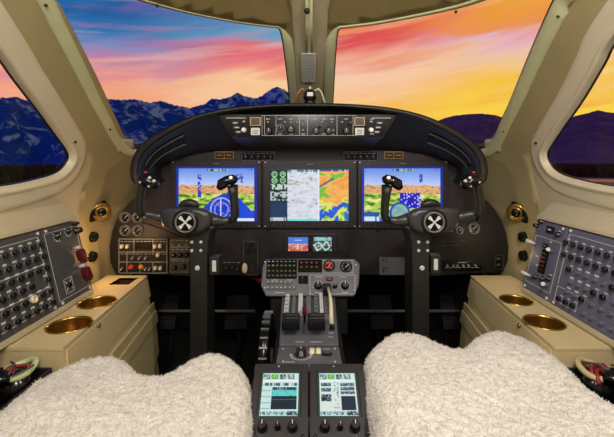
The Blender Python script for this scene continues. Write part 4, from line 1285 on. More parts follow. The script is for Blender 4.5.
# forward module right
fr, t, hw = sthing('switch_console', 'blue grey console panel with white levers and a small black counter on the right wall', 'control panel', 1, .956, 1.078)
mb = MB(); mb.prism([(-hw, 0), (hw, 0), (hw, SH), (-hw, SH)], -.012, 0); mb.build('face_plate', 'bluegrey', t, bevel=.0015)
leg = MB(); outline(leg, [(-hw + .008, .020), (hw - .006, .020), (hw - .006, SH - .042), (-hw + .008, SH - .042)], .0011)
a, b = fr.p(551, 230); mb = MB(); mb.prism(rrect(a - .014, b - .009, a + .014, b + .009, .002), 0, .004); mb.build('display_window', 'gloss', t)
leg.box((a, b, .0043), (.012, .004, .0006))
for (px, py) in ((542, 222), (559, 235), (537, 226)):
    a, b = fr.p(px, py); inst('knob', knob_mesh(.006, .010, ptr=False), t, (a, b, 0)); dash_mesh(leg, a, b + .010, .010, .002)
a, b = fr.p(544, 262); mb = MB(); mb.prism(rrect(a - .012, b - .030, a + .012, b + .032, .002), 0, .004); mb.build('counter', 'gloss', t)
for i in range(5):
    mb = MB(); mb.box((a, b - .022 + i * .011, .0045), (.017, .006, .001)); mb.build('counter_drum', 'darkred' if i in (1, 2, 3) else 'bezel', t)
a, b = fr.p(546, 246); inst('push_button', button_mesh(.018, .012, .004, 'gloss', 'midgrey'), t, (a, b, 0))
for (px, py, dx) in ((536, 244, -.014), (552, 251, .014), (531, 276, -.014), (547, 285, .014)):
    a, b = fr.p(px, py); mb = MB(); mb.use('midgrey'); mb.lathe([(.006, 0), (.006, .004)], (a, b, 0), n=12); mb.use('white'); mb.tube([(a, b, .003), (a + dx * .3, b + .002, .014), (a + dx, b + .003, .020)], [.0035, .0045, .005], 10); mb.build('white_lever', None, t)
for (px, py) in ((536, 277), (543, 279), (549, 279)):
    a, b = fr.p(px, py); inst('knob', knob_mesh(.006, .009), t, (a, b, 0))
for (px, py) in ((537, 256), (537, 265), (551, 242), (551, 275)):
    a, b = fr.p(px, py); dash_mesh(leg, a, b, .010, .003)
leg.build('legend', 'white', t)
for x in (-hw + .012, hw - .012):
    for y in (.006, SH - .006): inst('panel_screw', scr, t, (x, y, 0))

# ledges that carry the panels, part of the side walls
for i, s in ((10, -1), (11, 1)):
    ye = 1.066 if s < 0 else 1.082
    prof = [(-.74, -.10), (-.692, -.115), (-.672, -.14), (-.664, -.158), (-.655, -.162), (-.663, -.172), (-.622, -.358), (-.612, -.372), (-.74, -.380)]
    prof = [(-.735, -.118), (-.690, -.122), (-.668, -.146), (-.650, -.158), (-.648, -.166), (-.664, -.168), (-.619, -.358), (-.604, -.360), (-.603, -.372), (-.735, -.380)]
    A = [V(-s * x if s > 0 else x, .40, z) for x, z in prof]; B = [V(-s * x if s > 0 else x, ye, z) for x, z in prof]
    D = [V(s * (.735 if abs(x) < .7 else abs(x)), ye + .07, z - .01 if z > -.2 else z) for x, z in prof]
    n = len(A); mb = MB(); mb.rings([A, B, D], smooth=False)
    ob = mb.build('trim_%d' % i, 'liner', bevel=.003); struct(ob)

# ------------------------------------------------------------------ side cabinets
def cabinet(s, label, cups, recess):
    zt = -.375; Ya, Yb = .762, 1.235
    o = V(s * .57, 1.0, -.865)
    t = thing('side_cabinet', label, 'cabinet', o)
    pb = [(-.655, Ya), (-.493, Ya), (-.525, Yb), (-.655, Yb)]
    sx = lambda x: x if s < 0 else -x
    top = [(sx(x), y) for x, y in pb]
    holes = []
    for (px, py, r) in cups:
        k = -zt * F / (py - CY); cx, cy = (px - CX) * k / F, k
        holes.append([(cx + r * math.cos(2*PI*i/28), cy + r * math.sin(2*PI*i/28)) for i in range(28)])
    if recess:
        px, py, w, d = recess; k = -zt * F / (py - CY); cx, cy = (px - CX) * k / F, k
        holes.append([(cx - w, cy - d), (cx + w, cy - d), (cx + w, cy + d), (cx - w, cy + d)])
    vs, fs = cdt(top, holes, .06)
    mb = MB(); mb.add([V(v.x, v.y, zt) - o for v in vs], fs)
    ob = mb.build('top', 'cabinet', t)
    bm = bmesh.new(); bm.from_mesh(ob.data)
    for f_ in bm.faces:
        if f_.normal.z < 0: f_.normal_flip()
    bm.to_mesh(ob.data); bm.free()
    sd = ob.modifiers.new('t', 'SOLIDIFY'); sd.thickness = .008; sd.offset = -1
    bv = ob.modifiers.new('b', 'BEVEL'); bv.width = .002; bv.segments = 2; bv.limit_method = 'ANGLE'
    # body shell: inner side, front, rear, outer side
    mb = MB()
    zb = -.866
    lean = .062
    T = [V(sx(x) + (-s) * -.003 * 0, y, zt - .008) for x, y in [(-.655, Ya + .004), (-.497, Ya + .004), (-.529, Yb - .004), (-.655, Yb - .004)]]
    Bm = [V(sx(x), y, zb) for x, y in [(-.655, Ya + .03), (-.497 + lean, Ya + .03), (-.529 + lean, Yb - .004), (-.655, Yb - .004)]]
    fsd = [(i, (i + 1) % 4, 4 + (i + 1) % 4, 4 + i) for i in range(4)]
    mb.add([p - o for p in T + Bm], fsd); ob = mb.build('body', 'cabinet', t); sd = ob.modifiers.new('t', 'SOLIDIFY'); sd.thickness = .004; sd.offset = -1 if s < 0 else 1
    # inner face frame for doors and pocket
    I = Frame(T[1], T[2] - T[1], T[1] - Bm[1])
    if I.z.x * (-s) < 0: I = Frame(T[1], T[1] - T[2], T[1] - Bm[1])
    def ip(px, py): 
        q = I.p(px if s < 0 else 618 - px, py); return q
    m4 = Matrix.Translation(-o) @ I.m
    fnc = lambda x, y, z: m4 @ V(x, y, z)
    mb = MB(); mb.prism([ip(65, 350), ip(146.5, 278.5), ip(150, 296), ip(108, 347), ip(92, 372), ip(66, 376)], 0, .004, fnc); door_ = mb.build('door', 'cabinet', t, bevel=.0015)
    mb = MB(); P0 = [ip(152, 302), ip(157, 352), ip(150, 378), ip(108, 392), ip(100, 366), ip(112, 350)]
    mb.prism(P0, 0, .008, fnc); pk_ = mb.build('map_pocket', 'leather', t, bevel=.003, seg=3)
    mb = MB(); mb.prism([ip(153, 310), ip(155, 322), ip(113, 378), ip(108, 368)], .007, .012, fnc); mb.build('pocket_flap', 'leather', pk_, bevel=.003, seg=3)
    mb = MB(); c = ip(96, 326); q = m4 @ V(c[0], c[1], .004); ax = (I.z); mb.lathe([(.005, 0), (.005, .004), (.003, .006)], q, ax, 14); mb.build('latch', 'brass', door_)
    # cups
    for (px, py, r) in cups:
        k = -zt * F / (py - CY); cx, cy = (px - CX) * k / F, k
        mb = MB(); rim = r * 1.05
        mb.lathe([(rim, 0), (rim, .0022), (r * .97, .0026), (r * .96, -.002), (r * .94, -.062), (r * .90, -.064)], V(cx, cy, zt) - o, n=36, cap=(False, True))
        mb.build('cup_holder', 'brass', t)
    if recess:
        px, py, w, d = recess; k = -zt * F / (py - CY); cx, cy = (px - CX) * k / F, k
        mb = MB(); c = V(cx, cy, zt) - o; P = [(cx - w, cy - d), (cx + w, cy - d), (cx + w, cy + d), (cx - w, cy + d)]
        vs_ = [V(x, y, zt - .001) - o for x, y in P] + [V(x, y, zt - .035) - o for x, y in P]
        mb.add(vs_, [(0, 4, 5, 1), (1, 5, 6, 2), (2, 6, 7, 3), (3, 7, 4, 0), (4, 7, 6, 5)]); wl_ = mb.build('ashtray_well', 'brown', t)
        mb = MB(); mb.lathe([(.013, 0), (.013, .016), (.009, .020)], c + V(0, 0, -.034), n=20); mb.build('ashtray_knob', 'gloss', wl_)
cabinet(-1, 'beige left side cabinet with two brass cup holders and a small ashtray well', [(97.5, 302.5, .045), (69.5, 325, .045)], (124, 281, .030, .034))
cabinet(1, 'beige right side cabinet with two brass cup holders in its plain top', [(516, 300.5, .039), (544, 322.5, .042)], None)

# ------------------------------------------------------------------ wall vents and knobs
def wall_frame(px, py):
    p = fhit(px, py); N = fnorm(p); up = (V(0, 0, 1) - N * N.z).normalized()
    return Frame(p + N * .001, up.cross(N), up)
for (px, py, lab) in ((97, 211, 'round brass air vent on the left wall beside the panel'), (520.5, 212, 'round brass air vent on the right wall beside the panel')):
    fr = wall_frame(px, py); t = thing('air_vent', lab, 'air vent', fr.m)
    mb = MB(); P = []
    for i in range(28):
        a = 2 * PI * i / 28; P.append((  .050 * math.cos(a) , .022 * math.sin(a)))
    R_ = Matrix.Rotation(.55 if px < 300 else -.55, 2)
    P = [tuple(R_ @ Vector(p)) for p in P]
    mb.prism(P, -.002, .003); mb.build('backing_plate', 'black', t)
    tilt = (-1.0 if px < 300 else 1.0, -.1, 1); up_ = .018
    mb = MB(); mb.lathe([(.029, 0), (.030, .006), (.026, .011), (.0245, .011)], (0, 0, .012), tilt, 32, cap=(True, False)); mb.lathe([(.0245, .011), (.023, .004)], (0, 0, .012), tilt, 32, cap=(False, True)); mb.build('outer_ring', 'brass', t)
    mb = MB(); mb.lathe([(.019, .004), (.020, .014), (.017, .018), (.0145, .017), (.0135, .011)], (0, 0, .012), tilt, 32, cap=(True, True)); mb.build('nozzle', 'brass', t)
    mb = MB(); mb.lathe([(.013, .011), (.013, .018), (.010, .020), (.004, .021)], (0, 0, .012), tilt, 24); mb.build('nozzle_plug', 'gloss', t)
for (px, py, lab) in ((91.5, 237, 'upper of two black ribbed knobs on the left wall below the vent'), (90.5, 256.5, 'lower of two black ribbed knobs on the left wall below the vent'),
                      (525, 237, 'upper of two black ribbed knobs on the right wall below the vent'), (525.5, 255.5, 'lower of two black ribbed knobs on the right wall below the vent')):
    fr = wall_frame(px, py); t = thing('wall_knob', lab, 'knob', fr.m)
    mb = MB(); rs = []
    for (r, h) in ((.0145, .0), (.0145, .010), (.0125, .016)):
        rs.append([V((r + (.0012 if j % 2 else -.0012)) * math.cos(2*PI*j/28), (r + (.0012 if j % 2 else -.0012)) * math.sin(2*PI*j/28), h) for j in range(28)])
    mb.rings(rs, smooth=False); mb.build('cap', 'knob', t)
    mb = MB(); mb.lathe([(.017, -.001), (.017, .002)], n=24); mb.build('collar', 'gloss', t)

# ------------------------------------------------------------------ oxygen masks in their boxes
def mask(s, cx, cy, label):
    zt = -.408; o = V(cx, cy, zt)
    b = thing('stowage_box', 'open dark box behind the %s cabinet holding the oxygen mask' % ('left' if s < 0 else 'right'), 'box', (cx + .022 * s, .655, -.50))
    w, d, h = .13, .19, .09
    mb = MB()
    mb.box((0, 0, 0), (w, d, .006)); mb.box((-w / 2, 0, h / 2), (.006, d, h)); mb.box((w / 2, 0, h / 2), (.006, d, h)); mb.box((0, -d / 2, h / 2), (w, .006, h)); mb.box((0, d / 2, h / 2), (w, .006, h))
    mb.build('walls', 'black', b, bevel=.002)
    t = thing('oxygen_mask', label, 'oxygen mask', o)
    m3 = Matrix.Rotation(.5 * -s, 3, 'Z')
    mb = MB(); pts = []
    for i in range(19):
        a = -1.2 + 4.2 * i / 18; pts.append(V(.026 * math.cos(a) * -s, .032 * math.sin(a), .012 + .004 * math.sin(a * 2)))
    mb.tube(pts, .0055, 12); mb.build('inflatable_harness', 'palegreen' if s < 0 else 'leather', t)
    mb = MB(); rs = []
    for i in range(7):
        a = PI / 2 * i / 6; r = .034 * math.cos(a) + .002; rs.append([V(r * math.cos(2*PI*j/20), r * .8 * math.sin(2*PI*j/20) - .01, -.03 + .045 * math.sin(a)) for j in range(20)])
    mb.rings(rs); mb.build('face_piece', 'gloss', t)
    for (ex, ey, r_) in ((.012, -.004, .0034), (-.006, -.018, .0034)):
        mb = MB(); mb.tube([V(-.022, ey - .02, .004), V(-.012, ey, .018), V(ex + .006, ey + .008, .018), V(ex + .014, ey - .004, .004)], r_, 10); mb.build('red_hose', 'redhose', t)
    mb = MB(); mb.lathe([(.014, 0), (.014, .012), (.010, .016), (.004, .016)], V(0.004 * s, -.034, .008), (.2, -.2, 1), 18); mb.build('regulator', 'gloss', t)
    mb = MB(); mb.tube([V(.03, .0, .02), V(.036, -.02, .024), V(.02, -.04, .02)], .0018, 6); mb.tube([V(-.02, .01, .02), V(-.0, -.008, .026), V(.01, -.035, .02)], .0022, 6); mb.build('microphone_lead', 'grey', t)
mask(-1, -.552, .720, 'oxygen mask with pale green tube and red hoses behind the left cabinet')
mask(1, .543, .720, 'black oxygen mask with red hoses behind the right cabinet')

# ------------------------------------------------------------------ fleece covered seats
SL = [(16, 392), (32, 379), (63, 364), (87, 356.5), (103, 354.5), (118, 355), (132, 360.5), (142, 370), (152, 372), (163, 371), (176, 364), (192, 356), (208, 352), (220, 352), (232, 355), (244, 364), (251, 375), (253, 387), (252, 405), (249, 437)]
SR = [(376, 437), (373, 410), (367, 385), (363, 367), (364, 353), (371, 344), (382, 335), (392, 331.5), (408, 331), (425, 334), (440, 341), (452, 345.5), (461, 345), (469, 338), (480, 331.5), (497, 329.5), (520, 333.5), (540, 342), (560, 356), (580, 373), (600, 393)]
def seat(s, pts, zt, label):
    zr = zt - .011
    P = []
    for x, y in pts:
        k = -zr * F / (y - CY); P.append(((x - CX) * k / F, k))
    if s < 0: P = P + [(-.092, .55), (-.092, .40), (-.10, .20), (-.13, .13), (-.47, .13), (-.51, .20), (-.515, .40), (-.515, .55)]
    else: P = [(.092, .55)] + P + [(.515, .52), (.515, .40), (.51, .20), (.47, .13), (.13, .13), (.10, .20), (.092, .40)]
    P = [(p.x, p.y) for p in smoothpts([V(x, y, 0) for x, y in P], 4, True)]
    vs, fs = cdt(P, (), .0075, .45)
    cx, cy = s * .3, .45
    o = V(cx, cy, -.866)
    t = thing('pilot_seat', label, 'seat', o)
    R = .045
    edge = [Vector((a, b)) for a, b in P]
    nE = len(edge)
    def dist(v):
        best = 1e9
        for i in range(nE):
            a = edge[i]; b = edge[(i + 1) % nE]; d = b - a
            if abs(a.x - v.x) > .12 and abs(b.x - v.x) > .12: continue
            tt = max(0, min(1, (v - a).dot(d) / max(d.dot(d), 1e-12))); q = (a + d * tt - v).length
            if q < best: best = q
        return best
    vv = []
    for i, v in enumerate(vs):
        d = dist(v) if i >= nE else 0
        e = max(0, 1 - d / R); z = -R * (1 - math.sqrt(max(0, 1 - e * e)))
        z += .012 * noise.noise(V(v.x * 9, v.y * 9, s)) * min(1, d / R)
        if d > .004:
            z += .0035 * noise.noise(V(v.x * 60, v.y * 60, 3)) + .0045 * noise.noise(V(v.x * 120, v.y * 120, 5))
        vv.append(V(v.x, v.y, zt + z) - o)
    mb = MB(); mb.add(vv, fs, True)
    # wall of the cushion
    rings = [[vv[i] for i in range(nE)]]
    cen = Vector((cx, cy))
    for k_, (dz, sc) in enumerate(((.012, 1.004), (.035, 1.006), (.065, 1.0), (.09, .985), (.105, .95))):
        rr = []
        for i in range(nE):
            e = edge[i]; q = cen + (e - cen) * sc; w_ = .0025 * noise.noise(V(q.x * 60, q.y * 60, dz * 80))
            rr.append(V(q.x, q.y, zt - R - dz + w_) - o)
        rings.append(rr)
    mb.rings(rings, cap=(False, True))
    cu = mb.build('sheepskin_cover', 'fleece', t)
    bm = bmesh.new(); bm.from_mesh(cu.data); bmesh.ops.recalc_face_normals(bm, faces=bm.faces); bm.to_mesh(cu.data); bm.free()
    ps = cu.modifiers.new('wool', 'PARTICLE_SYSTEM'); st = ps.particle_system.settings
    st.type = 'HAIR'; st.count = 60000; st.hair_length = .0032; st.hair_step = 2; st.use_advanced_hair = True
    st.factor_random = .0; st.brownian_factor = .0006; st.root_radius = 1.0; st.tip_radius = .5; st.radius_scale = .0009
    st.child_type = 'NONE'; st.render_step = 2; st.display_percentage = 5; st.length_random = .5
    cu['kind'] = 'stuff' if False else 'part'
    del cu['kind']
    # base under the cushion and backrest behind
    mb = MB(); mb.box((0, 0, .19), (.34, .50, .10)); mb.box((0, 0, .10), (.20, .30, .16)); mb.box((-.12, 0, .012), (.03, .5, .02)); mb.box((.12, 0, .012), (.03, .5, .02)); mb.build('seat_frame', 'dark', t, bevel=.004)
    mb = MB(); mb.prism(rrect(-.19, .42, .19, .86, .06, 6), -.05, .05, lambda x, y, z: V(x, -.42 + z * 1 - (y - .42) * .12, y)); mb.build('backrest', 'fleece', t, bevel=.02, seg=3)
seat(-1, SL, -.40, 'left pilot seat with a two lobed cream sheepskin cushion')
seat(1, SR, -.385, 'right pilot seat with a two lobed cream sheepskin cushion')

# ------------------------------------------------------------------ rudder pedals and footwell fittings
for (px, lab) in ((166, 'black rudder pedal furthest left in the left footwell'), (237, 'black rudder pedal right of the left column'), (381, 'black rudder pedal left of the right column'), (452, 'black rudder pedal furthest right in the right footwell')):
    c = at(px, 312, 1.55); t = thing('rudder_pedal', lab, 'pedal', c)
    m3 = Matrix.Rotation(-.5, 3, 'X')
    mb = MB(); mb.box((0, 0, 0), (.09, .012, .13), m3)
    for i in range(5): mb.box(m3 @ V(0, -.008, -.05 + i * .025), (.08, .006, .008), m3)
    mb.build('pedal_pad', 'dark', t, bevel=.002)
    mb = MB(); mb.tube([m3 @ V(0, .01, .0), V(0, .06, -.10), V(0, .03, .866 * -1 - c.z + .01)], .012, 8); mb.build('pedal_arm', 'column', t)
for (x0, x1, lab) in ((150, 255, 'thin metal cross rod in the dark left footwell'), (345, 470, 'thin metal cross rod in the dark right footwell')):
    a, b = at(x0, 311, 1.5), at(x1, 311, 1.5); mb = MB(); mb.tube([V(0, 0, 0), b - a], .006, 10)
    r_ = mb.build('cross_rod', 'midgrey'); r_.location = a; tag(r_, lab, 'rod')
a = at(262, 281, 1.34); mb = MB(); mb.tube([V(.03, 0, -.03), V(0, 0, 0), V(-.05, .02, .02)], [.010, .012, .010], 12)
h_ = mb.build('pull_handle', 'darkred'); h_.location = a; tag(h_, 'dark red T handle in the shadow left of the pedestal head', 'handle')
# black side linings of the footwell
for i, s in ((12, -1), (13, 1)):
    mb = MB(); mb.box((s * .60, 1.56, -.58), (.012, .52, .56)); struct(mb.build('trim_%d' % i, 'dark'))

# ------------------------------------------------------------------ landscape
def polar(px, py, R):
    d = at(px, py, 1.0); return d * (R / math.hypot(d.x, d.y))
def tabf(tab, x):
    if x <= tab[0][0]: return tab[0][1]
    for i in range(len(tab) - 1):
        if x <= tab[i + 1][0]:
            t_ = (x - tab[i][0]) / (tab[i + 1][0] - tab[i][0]); return tab[i][1] + (tab[i + 1][1] - tab[i][1]) * t_
    return tab[-1][1]
RL = [(-2000, 120), (-900, 110), (-300, 100), (-100, 92), (0, 98), (15, 97), (30, 101), (50, 106), (75, 101), (100, 98), (120, 100), (135, 99), (150, 103), (160, 100.5), (175, 105), (190, 108), (205, 104), (212, 98), (219, 99.5), (225, 98), (231, 96.5),
      (237, 92.5), (245, 96), (255, 98.5), (262, 96), (268, 91), (277, 86.5), (285, 90), (292, 95), (310, 104), (350, 116), (390, 132), (420, 146), (450, 162), (480, 171)]
RR = [(250, 171), (330, 156), (380, 138), (430, 124), (445, 118), (455, 115.5), (470, 114), (480, 113.5), (495, 115), (520, 123), (545, 129), (560, 122), (575, 116), (590, 112.5), (598, 110), (606, 112), (616, 113), (700, 106), (900, 112), (1400, 120), (2600, 125)]
GZ = -40
def mountain_mat(name, rock, snow, amount):
    m = bpy.data.materials.new(name); m.use_nodes = True; nt = m.node_tree; n = nt.nodes; l = nt.links; b = n['Principled BSDF']
    b.inputs['Roughness'].default_value = .9; b.inputs['Specular IOR Level'].default_value = .1
    tc = n.new('ShaderNodeTexCoord'); mp = n.new('ShaderNodeMapping'); mp.inputs['Scale'].default_value = (1, 1, 1.6)
    nz_ = n.new('ShaderNodeTexNoise'); nz_.inputs['Scale'].default_value = .010; nz_.inputs['Detail'].default_value = 9; nz_.inputs['Roughness'].default_value = .62; nz_.inputs['Distortion'].default_value = 1.0
    l.new(tc.outputs['Object'], mp.inputs[0]); l.new(mp.outputs[0], nz_.inputs['Vector'])
    ge = n.new('ShaderNodeNewGeometry'); sp = n.new('ShaderNodeSeparateXYZ'); l.new(ge.outputs['Position'], sp.inputs[0])
    ma = n.new('ShaderNodeMath'); ma.operation = 'MULTIPLY_ADD'; l.new(sp.outputs['Z'], ma.inputs[0]); ma.inputs[1].default_value = .00030; l.new(nz_.outputs['Fac'], ma.inputs[2])
    r = n.new('ShaderNodeValToRGB'); e = r.color_ramp.elements
    e[0].position = .62 - amount; e[0].color = (*lin(rock), 1); e[1].position = .72 - amount; e[1].color = (*lin(snow), 1)
    l.new(ma.outputs[0], r.inputs['Fac']); l.new(r.outputs['Color'], b.inputs['Base Color'])
    return m
M['snowrock'] = mountain_mat('snowy_rock_blue_haze', (14, 66, 190), (122, 178, 255), .045)  # blue cast put into rock and snow colours, no haze volume
M['hill'] = mountain_mat('hill_forest', (74, 60, 126), (92, 70, 136), 0)
def ridge(name, tab, x0, x1, R0, R1, m, rough, label):
    a0 = math.atan2(x0 - CX, F); a1 = math.atan2(x1 - CX, F); NA, NR = 520, 36
    vs = []; fs = []
    for i in range(NA + 1):
        a = a0 + (a1 - a0) * i / NA
        px = CX + F * math.tan(a)
        for j in range(NR + 1):
            u = j / NR; R = R0 + (R1 - R0) * (u ** .8)
            top = polar(px, tabf(tab, px), R1).z
            p = V(R * math.sin(a), R * math.cos(a), 0)
            base = GZ + (top - GZ) * (u ** 1.15)
            nn = noise.fractal(V(p.x / 260, p.y / 260, 2), .9, 2.1, 6) + .5 * (1 - abs(noise.noise(V(p.x / 180, p.y / 180, 9))) * 2)
            amp = rough * (top - GZ) * math.sin(PI * min(1, u * 1.0)) * (1 if u < 1 else 0)
            jag = (noise.fractal(V(a * 160, 4, 4), .8, 2, 5)) * rough * 22 * u ** 3
            z = min(base + nn * amp, GZ + (top - GZ) * (.04 + .96 * (R / R1)) if u < 1 else 1e9) + jag
            vs.append((p.x, p.y, max(z, GZ - 5)))
        R = R1 * 1.25; vs.append((R * math.sin(a), R * math.cos(a), GZ))
    w = NR + 2
    for i in range(NA):
        for j in range(NR + 1): q = i * w + j; fs.append((q, q + w, q + w + 1, q + 1))
    mb = MB(); mb.add(vs, fs, True); o = mb.build(name, m)
    tag(o, label, 'mountain'); return o
ridge('snowy_mountain_range', RL, -1400, 480, 1300, 3200, 'snowrock', .42, 'jagged blue snowy mountain range seen through the left windows')
ridge('dark_hill_range', RR, 250, 2000, 1700, 3400, 'hill', .12, 'smooth dark purple hill range seen through the right windows')

def ground_mat():
    m = bpy.data.materials.new('valley_ground'); m.use_nodes = True; nt = m.node_tree; n = nt.nodes; l = nt.links; b = n['Principled BSDF']
    b.inputs['Roughness'].default_value = .9
    tc = n.new('ShaderNodeTexCoord'); nz_ = n.new('ShaderNodeTexNoise'); nz_.inputs['Scale'].default_value = .012; nz_.inputs['Detail'].default_value = 6
    l.new(tc.outputs['Object'], nz_.inputs['Vector']); r = n.new('ShaderNodeValToRGB'); e = r.color_ramp.elements
    e[0].position = .42; e[0].color = (*lin((34, 32, 60)), 1); e[1].position = .62; e[1].color = (*lin((120, 120, 176)), 1)
    l.new(nz_.outputs['Fac'], r.inputs['Fac']); l.new(r.outputs['Color'], b.inputs['Base Color']); return m
M['ground'] = ground_mat()
mb = MB(); mb.add([(-6000, -3000, GZ - 3), (6000, -3000, GZ - 3), (6000, 6000, GZ - 3), (-6000, 6000, GZ - 3)], [(0, 1, 2, 3)])
g = mb.build('ground', 'ground'); struct(g)
M['water'] = mat('sunset_tinted_water', (206, 104, 92), .4, spec=.6)  # sunset glow put into the salmon base instead of a reflection
mb = MB(); P = [(r_ * math.sin(a_), r_ * math.cos(a_)) for r_, a_ in ((960, .60), (900, .72), (860, .85), (860, 1.0), (980, 1.12), (1100, 1.0), (1110, .85), (1090, .72), (1040, .62))]
P = [(p.x, p.y) for p in smoothpts([V(x, y, 0) for x, y in P], 5, True)]
mb.add([(x, y, GZ - 2.2) for x, y in P], [tuple(range(len(P)))]); lk = mb.build('lake', 'water'); tag(lk, 'calm lake tinted with sunset glow below the right hills', 'lake')
# conifer forest, uncountable
def forest(name, label, x0, x1, Ra, Rb, n_, hmin, hmax, col):
    mb = MB(); a0 = math.atan2(x0 - CX, F); a1 = math.atan2(x1 - CX, F)
    for _ in range(n_):
        a = random.uniform(a0, a1); R = math.sqrt(random.uniform(Ra * Ra, Rb * Rb)); h = random.uniform(hmin, hmax); r = h * random.uniform(.16, .24)
        c = V(R * math.sin(a), R * math.cos(a), GZ - 3)
        for (z0, z1, rr) in ((.08, .55, 1), (.35, .8, .72), (.6, 1.0, .45)):
            ring = [c + V(r * rr * math.cos(k * 2 * PI / 6), r * rr * math.sin(k * 2 * PI / 6), h * z0) for k in range(6)]
            mb.add(ring + [c + V(0, 0, h * z1)], [(k, (k + 1) % 6, 6) for k in range(6)])
    o = mb.build(name, col); tag(o, label, 'forest', kind='stuff'); return o
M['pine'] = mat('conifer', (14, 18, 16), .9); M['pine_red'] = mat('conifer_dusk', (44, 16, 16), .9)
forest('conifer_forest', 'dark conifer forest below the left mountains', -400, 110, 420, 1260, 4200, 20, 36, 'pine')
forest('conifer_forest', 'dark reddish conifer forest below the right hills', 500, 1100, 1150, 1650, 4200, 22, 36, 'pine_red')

# ------------------------------------------------------------------ sky
w = bpy.data.worlds.new('sunset_sky'); bpy.context.scene.world = w; w.use_nodes = True
nt = w.node_tree; n = nt.nodes; l = nt.links; n.clear()
out = n.new('ShaderNodeOutputWorld'); bg = n.new('ShaderNodeBackground'); l.new(bg.outputs[0], out.inputs[0])
tc = n.new('ShaderNodeTexCoord'); sp = n.new('ShaderNodeSeparateXYZ'); l.new(tc.outputs['Generated'], sp.inputs[0])
def mth(op, a, b=None, c=None, clamp=False):
    m_ = n.new('ShaderNodeMath'); m_.operation = op; m_.use_clamp = clamp
    for i, v in enumerate((a, b, c)):
        if v is None: continue
        if isinstance(v, (int, float)): m_.inputs[i].default_value = v
        else: l.new(v, m_.inputs[i])
    return m_.outputs[0]
az = mth('ARCTAN2', sp.outputs['X'], sp.outputs['Y'])
cmb = n.new('ShaderNodeCombineXYZ'); l.new(az, cmb.inputs[0]); l.new(mth('MULTIPLY_ADD', sp.outputs['Z'], 5.5, mth('MULTIPLY', az, -1.1)), cmb.inputs[1])
n1 = n.new('ShaderNodeTexNoise'); n1.inputs['Scale'].default_value = 2.6; n1.inputs['Detail'].default_value = 7; n1.inputs['Roughness'].default_value = .55; n1.inputs['Distortion'].default_value = .6
l.new(cmb.outputs[0], n1.inputs['Vector'])
cmb2 = n.new('ShaderNodeCombineXYZ'); l.new(mth('MULTIPLY', az, .8), cmb2.inputs[0]); l.new(mth('MULTIPLY_ADD', sp.outputs['Z'], 14, mth('MULTIPLY', az, -1.5)), cmb2.inputs[1]); cmb2.inputs[2].default_value = 3.3
n2 = n.new('ShaderNodeTexNoise'); n2.inputs['Scale'].default_value = 2.2; n2.inputs['Detail'].default_value = 8; n2.inputs['Roughness'].default_value = .6
l.new(cmb2.outputs[0], n2.inputs['Vector'])
el = mth('MULTIPLY_ADD', mth('SUBTRACT', n1.outputs['Fac'], .5), .20, sp.outputs['Z'])
def ramp(stops, fac):
    r = n.new('ShaderNodeValToRGB'); e = r.color_ramp.elements
    for i, (p, c) in enumerate(stops):
        k_ = e[i] if i < 2 else e.new(p)
        k_.position = p; k_.color = (*lin(c), 1)
    l.new(fac, r.inputs['Fac']); return r.outputs['Color']
Lr = ramp([(0, (60, 50, 90)), (.05, (214, 110, 110)), (.12, (250, 160, 110)), (.19, (240, 168, 140)), (.225, (190, 130, 165)), (.255, (130, 140, 190)), (.30, (50, 118, 176)), (.345, (36, 92, 158)), (.39, (110, 90, 160)), (.45, (50, 100, 165)), (.6, (40, 70, 130))], el)
Cr = ramp([(0, (90, 60, 60)), (.08, (250, 160, 90)), (.14, (254, 196, 140)), (.20, (252, 204, 158)), (.24, (244, 150, 124)), (.28, (226, 110, 120)), (.31, (120, 160, 190)), (.34, (90, 140, 186)), (.38, (130, 110, 165)), (.46, (110, 90, 140)), (.6, (60, 70, 120))], el)
Rr = ramp([(0, (110, 70, 50)), (.05, (250, 190, 50)), (.11, (254, 214, 76)), (.16, (250, 196, 70)), (.20, (250, 200, 130)), (.245, (240, 196, 168)), (.28, (232, 176, 190)), (.31, (238, 146, 90)), (.35, (240, 156, 62)), (.42, (238, 170, 78)), (.6, (150, 110, 100))], el)
MRr = ramp([(0, (110, 70, 50)), (.08, (248, 180, 60)), (.13, (250, 190, 96)), (.17, (252, 200, 160)), (.22, (250, 206, 176)), (.26, (238, 150, 130)), (.29, (222, 80, 84)), (.33, (236, 96, 66)), (.37, (236, 140, 80)), (.6, (150, 100, 110))], el)
def sstep(x, a, b):
    m_ = n.new('ShaderNodeMapRange'); m_.interpolation_type = 'SMOOTHSTEP'; m_.inputs['From Min'].default_value = a; m_.inputs['From Max'].default_value = b; l.new(x, m_.inputs['Value']); return m_.outputs[0]
def mixc(f, a, b, mode='MIX'):
    m_ = n.new('ShaderNodeMix'); m_.data_type = 'RGBA'; m_.blend_type = mode
    if isinstance(f, float): m_.inputs['Factor'].default_value = f
    else: l.new(f, m_.inputs['Factor'])
    for k_, v in (('A', a), ('B', b)):
        s_ = [i for i in m_.inputs if i.name == k_ and i.type == 'RGBA'][0]
        if isinstance(v, tuple): s_.default_value = (*lin(v), 1)
        else: l.new(v, s_)
    return [o_ for o_ in m_.outputs if o_.type == 'RGBA'][0]
azn = mth('MULTIPLY_ADD', mth('SUBTRACT', n1.outputs['Fac'], .5), .3, az)
c = mixc(sstep(azn, -.48, -.15), Lr, Cr)
c = mixc(sstep(azn, -.06, .10), c, MRr)
c = mixc(sstep(azn, .16, .42), c, Rr)
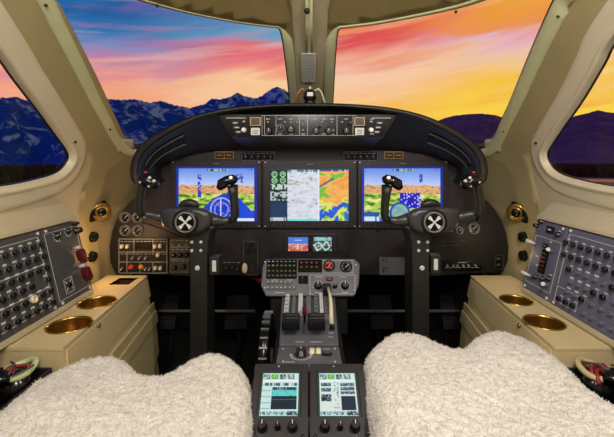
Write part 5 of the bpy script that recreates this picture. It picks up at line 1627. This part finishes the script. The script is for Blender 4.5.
# cloud streaks
c = mixc(mth('MULTIPLY', sstep(n2.outputs['Fac'], .54, .72), .5), c, mixc(sstep(az, -.2, .25), (214, 120, 160), (246, 150, 90)))
c = mixc(mth('MULTIPLY', sstep(n2.outputs['Fac'], .47, .30), .35), c, mixc(sstep(az, -.3, .2), (250, 200, 190), (255, 228, 170)))
l.new(c, bg.inputs['Color']); bg.inputs['Strength'].default_value = 1.0

# ------------------------------------------------------------------ interior lights
def area(name, loc, target, size, power, col, spread=None):
    L = bpy.data.lights.new(name, 'AREA'); L.energy = power; L.size = size; L.color = col; L.shape = 'DISK'
    o = bpy.data.objects.new(name, L); C.objects.link(o); o.location = loc
    o.rotation_euler = (Vector(target) - Vector(loc)).to_track_quat('-Z', 'Y').to_euler(); return o
area('rear_fill_light', (0, -.15, .43), (0, .9, -.35), .30, 7.0, (1, .95, .88))  # unseen soft light added behind the view, no dome fitting
area('side_fill_left', (-.34, .30, .37), (-.25, .95, -.4), .06, 2.4, (1, .93, .8))  # small fill added for the left side, no lamp fitting
area('side_fill_right', (.34, .30, .37), (.3, .95, -.35), .06, 3.6, (1, .94, .86))  # matching fill added on the right, likewise without a fitting
def point(name, loc, power, col, r=.01):
    L = bpy.data.lights.new(name, 'POINT'); L.energy = power; L.color = col; L.shadow_soft_size = r
    o = bpy.data.objects.new(name, L); C.objects.link(o); o.location = loc; return o
point('footwell_lamp_left', (-.60, 1.15, -.27), .45, (1, .55, .22))
point('footwell_lamp_right', (.60, 1.15, -.27), .10, (1, .75, .45))

GR = {'cockpit_display': 'main displays of the instrument panel', 'control_yoke': 'control yokes', 'pilot_seat': 'fleece covered pilot seats', 'side_cabinet': 'side cabinets', 'touch_screen_controller': 'pedestal touch screens',
      'air_vent': 'brass wall air vents', 'wall_knob': 'black wall knobs', 'screw': 'small trim screws', 'rudder_pedal': 'rudder pedals', 'cross_rod': 'footwell cross rods', 'oxygen_mask': 'oxygen masks', 'stowage_box': 'mask stowage boxes',
      'circuit_breaker_panel': 'wall circuit breaker panels', 'switch_console': 'wall switch consoles', 'annunciator': 'annunciator pairs', 'reversion_panel': 'violet legend panels'}
for o_ in C.objects:
    if o_.parent is None and o_.get('label'):
        g_ = GR.get(o_.name.split('.')[0])
        if g_: o_['group'] = g_
# ------------------------------------------------------------------ camera
cam = bpy.data.cameras.new('camera'); co = bpy.data.objects.new('camera', cam); C.objects.link(co)
co.location = (0, 0, 0); co.rotation_euler = (PI / 2, 0, 0)
cam.sensor_fit = 'HORIZONTAL'; cam.sensor_width = 36; cam.lens = F / 614 * 36
cam.shift_x = -(CX - 307) / 614; cam.shift_y = -(218.5 - CY) / 614
cam.clip_start = .01; cam.clip_end = 20000
sc = bpy.context.scene; sc.camera = co
sc.view_settings.view_transform = 'Standard'; sc.view_settings.look = 'None'; sc.view_settings.exposure = 0; sc.view_settings.gamma = 1
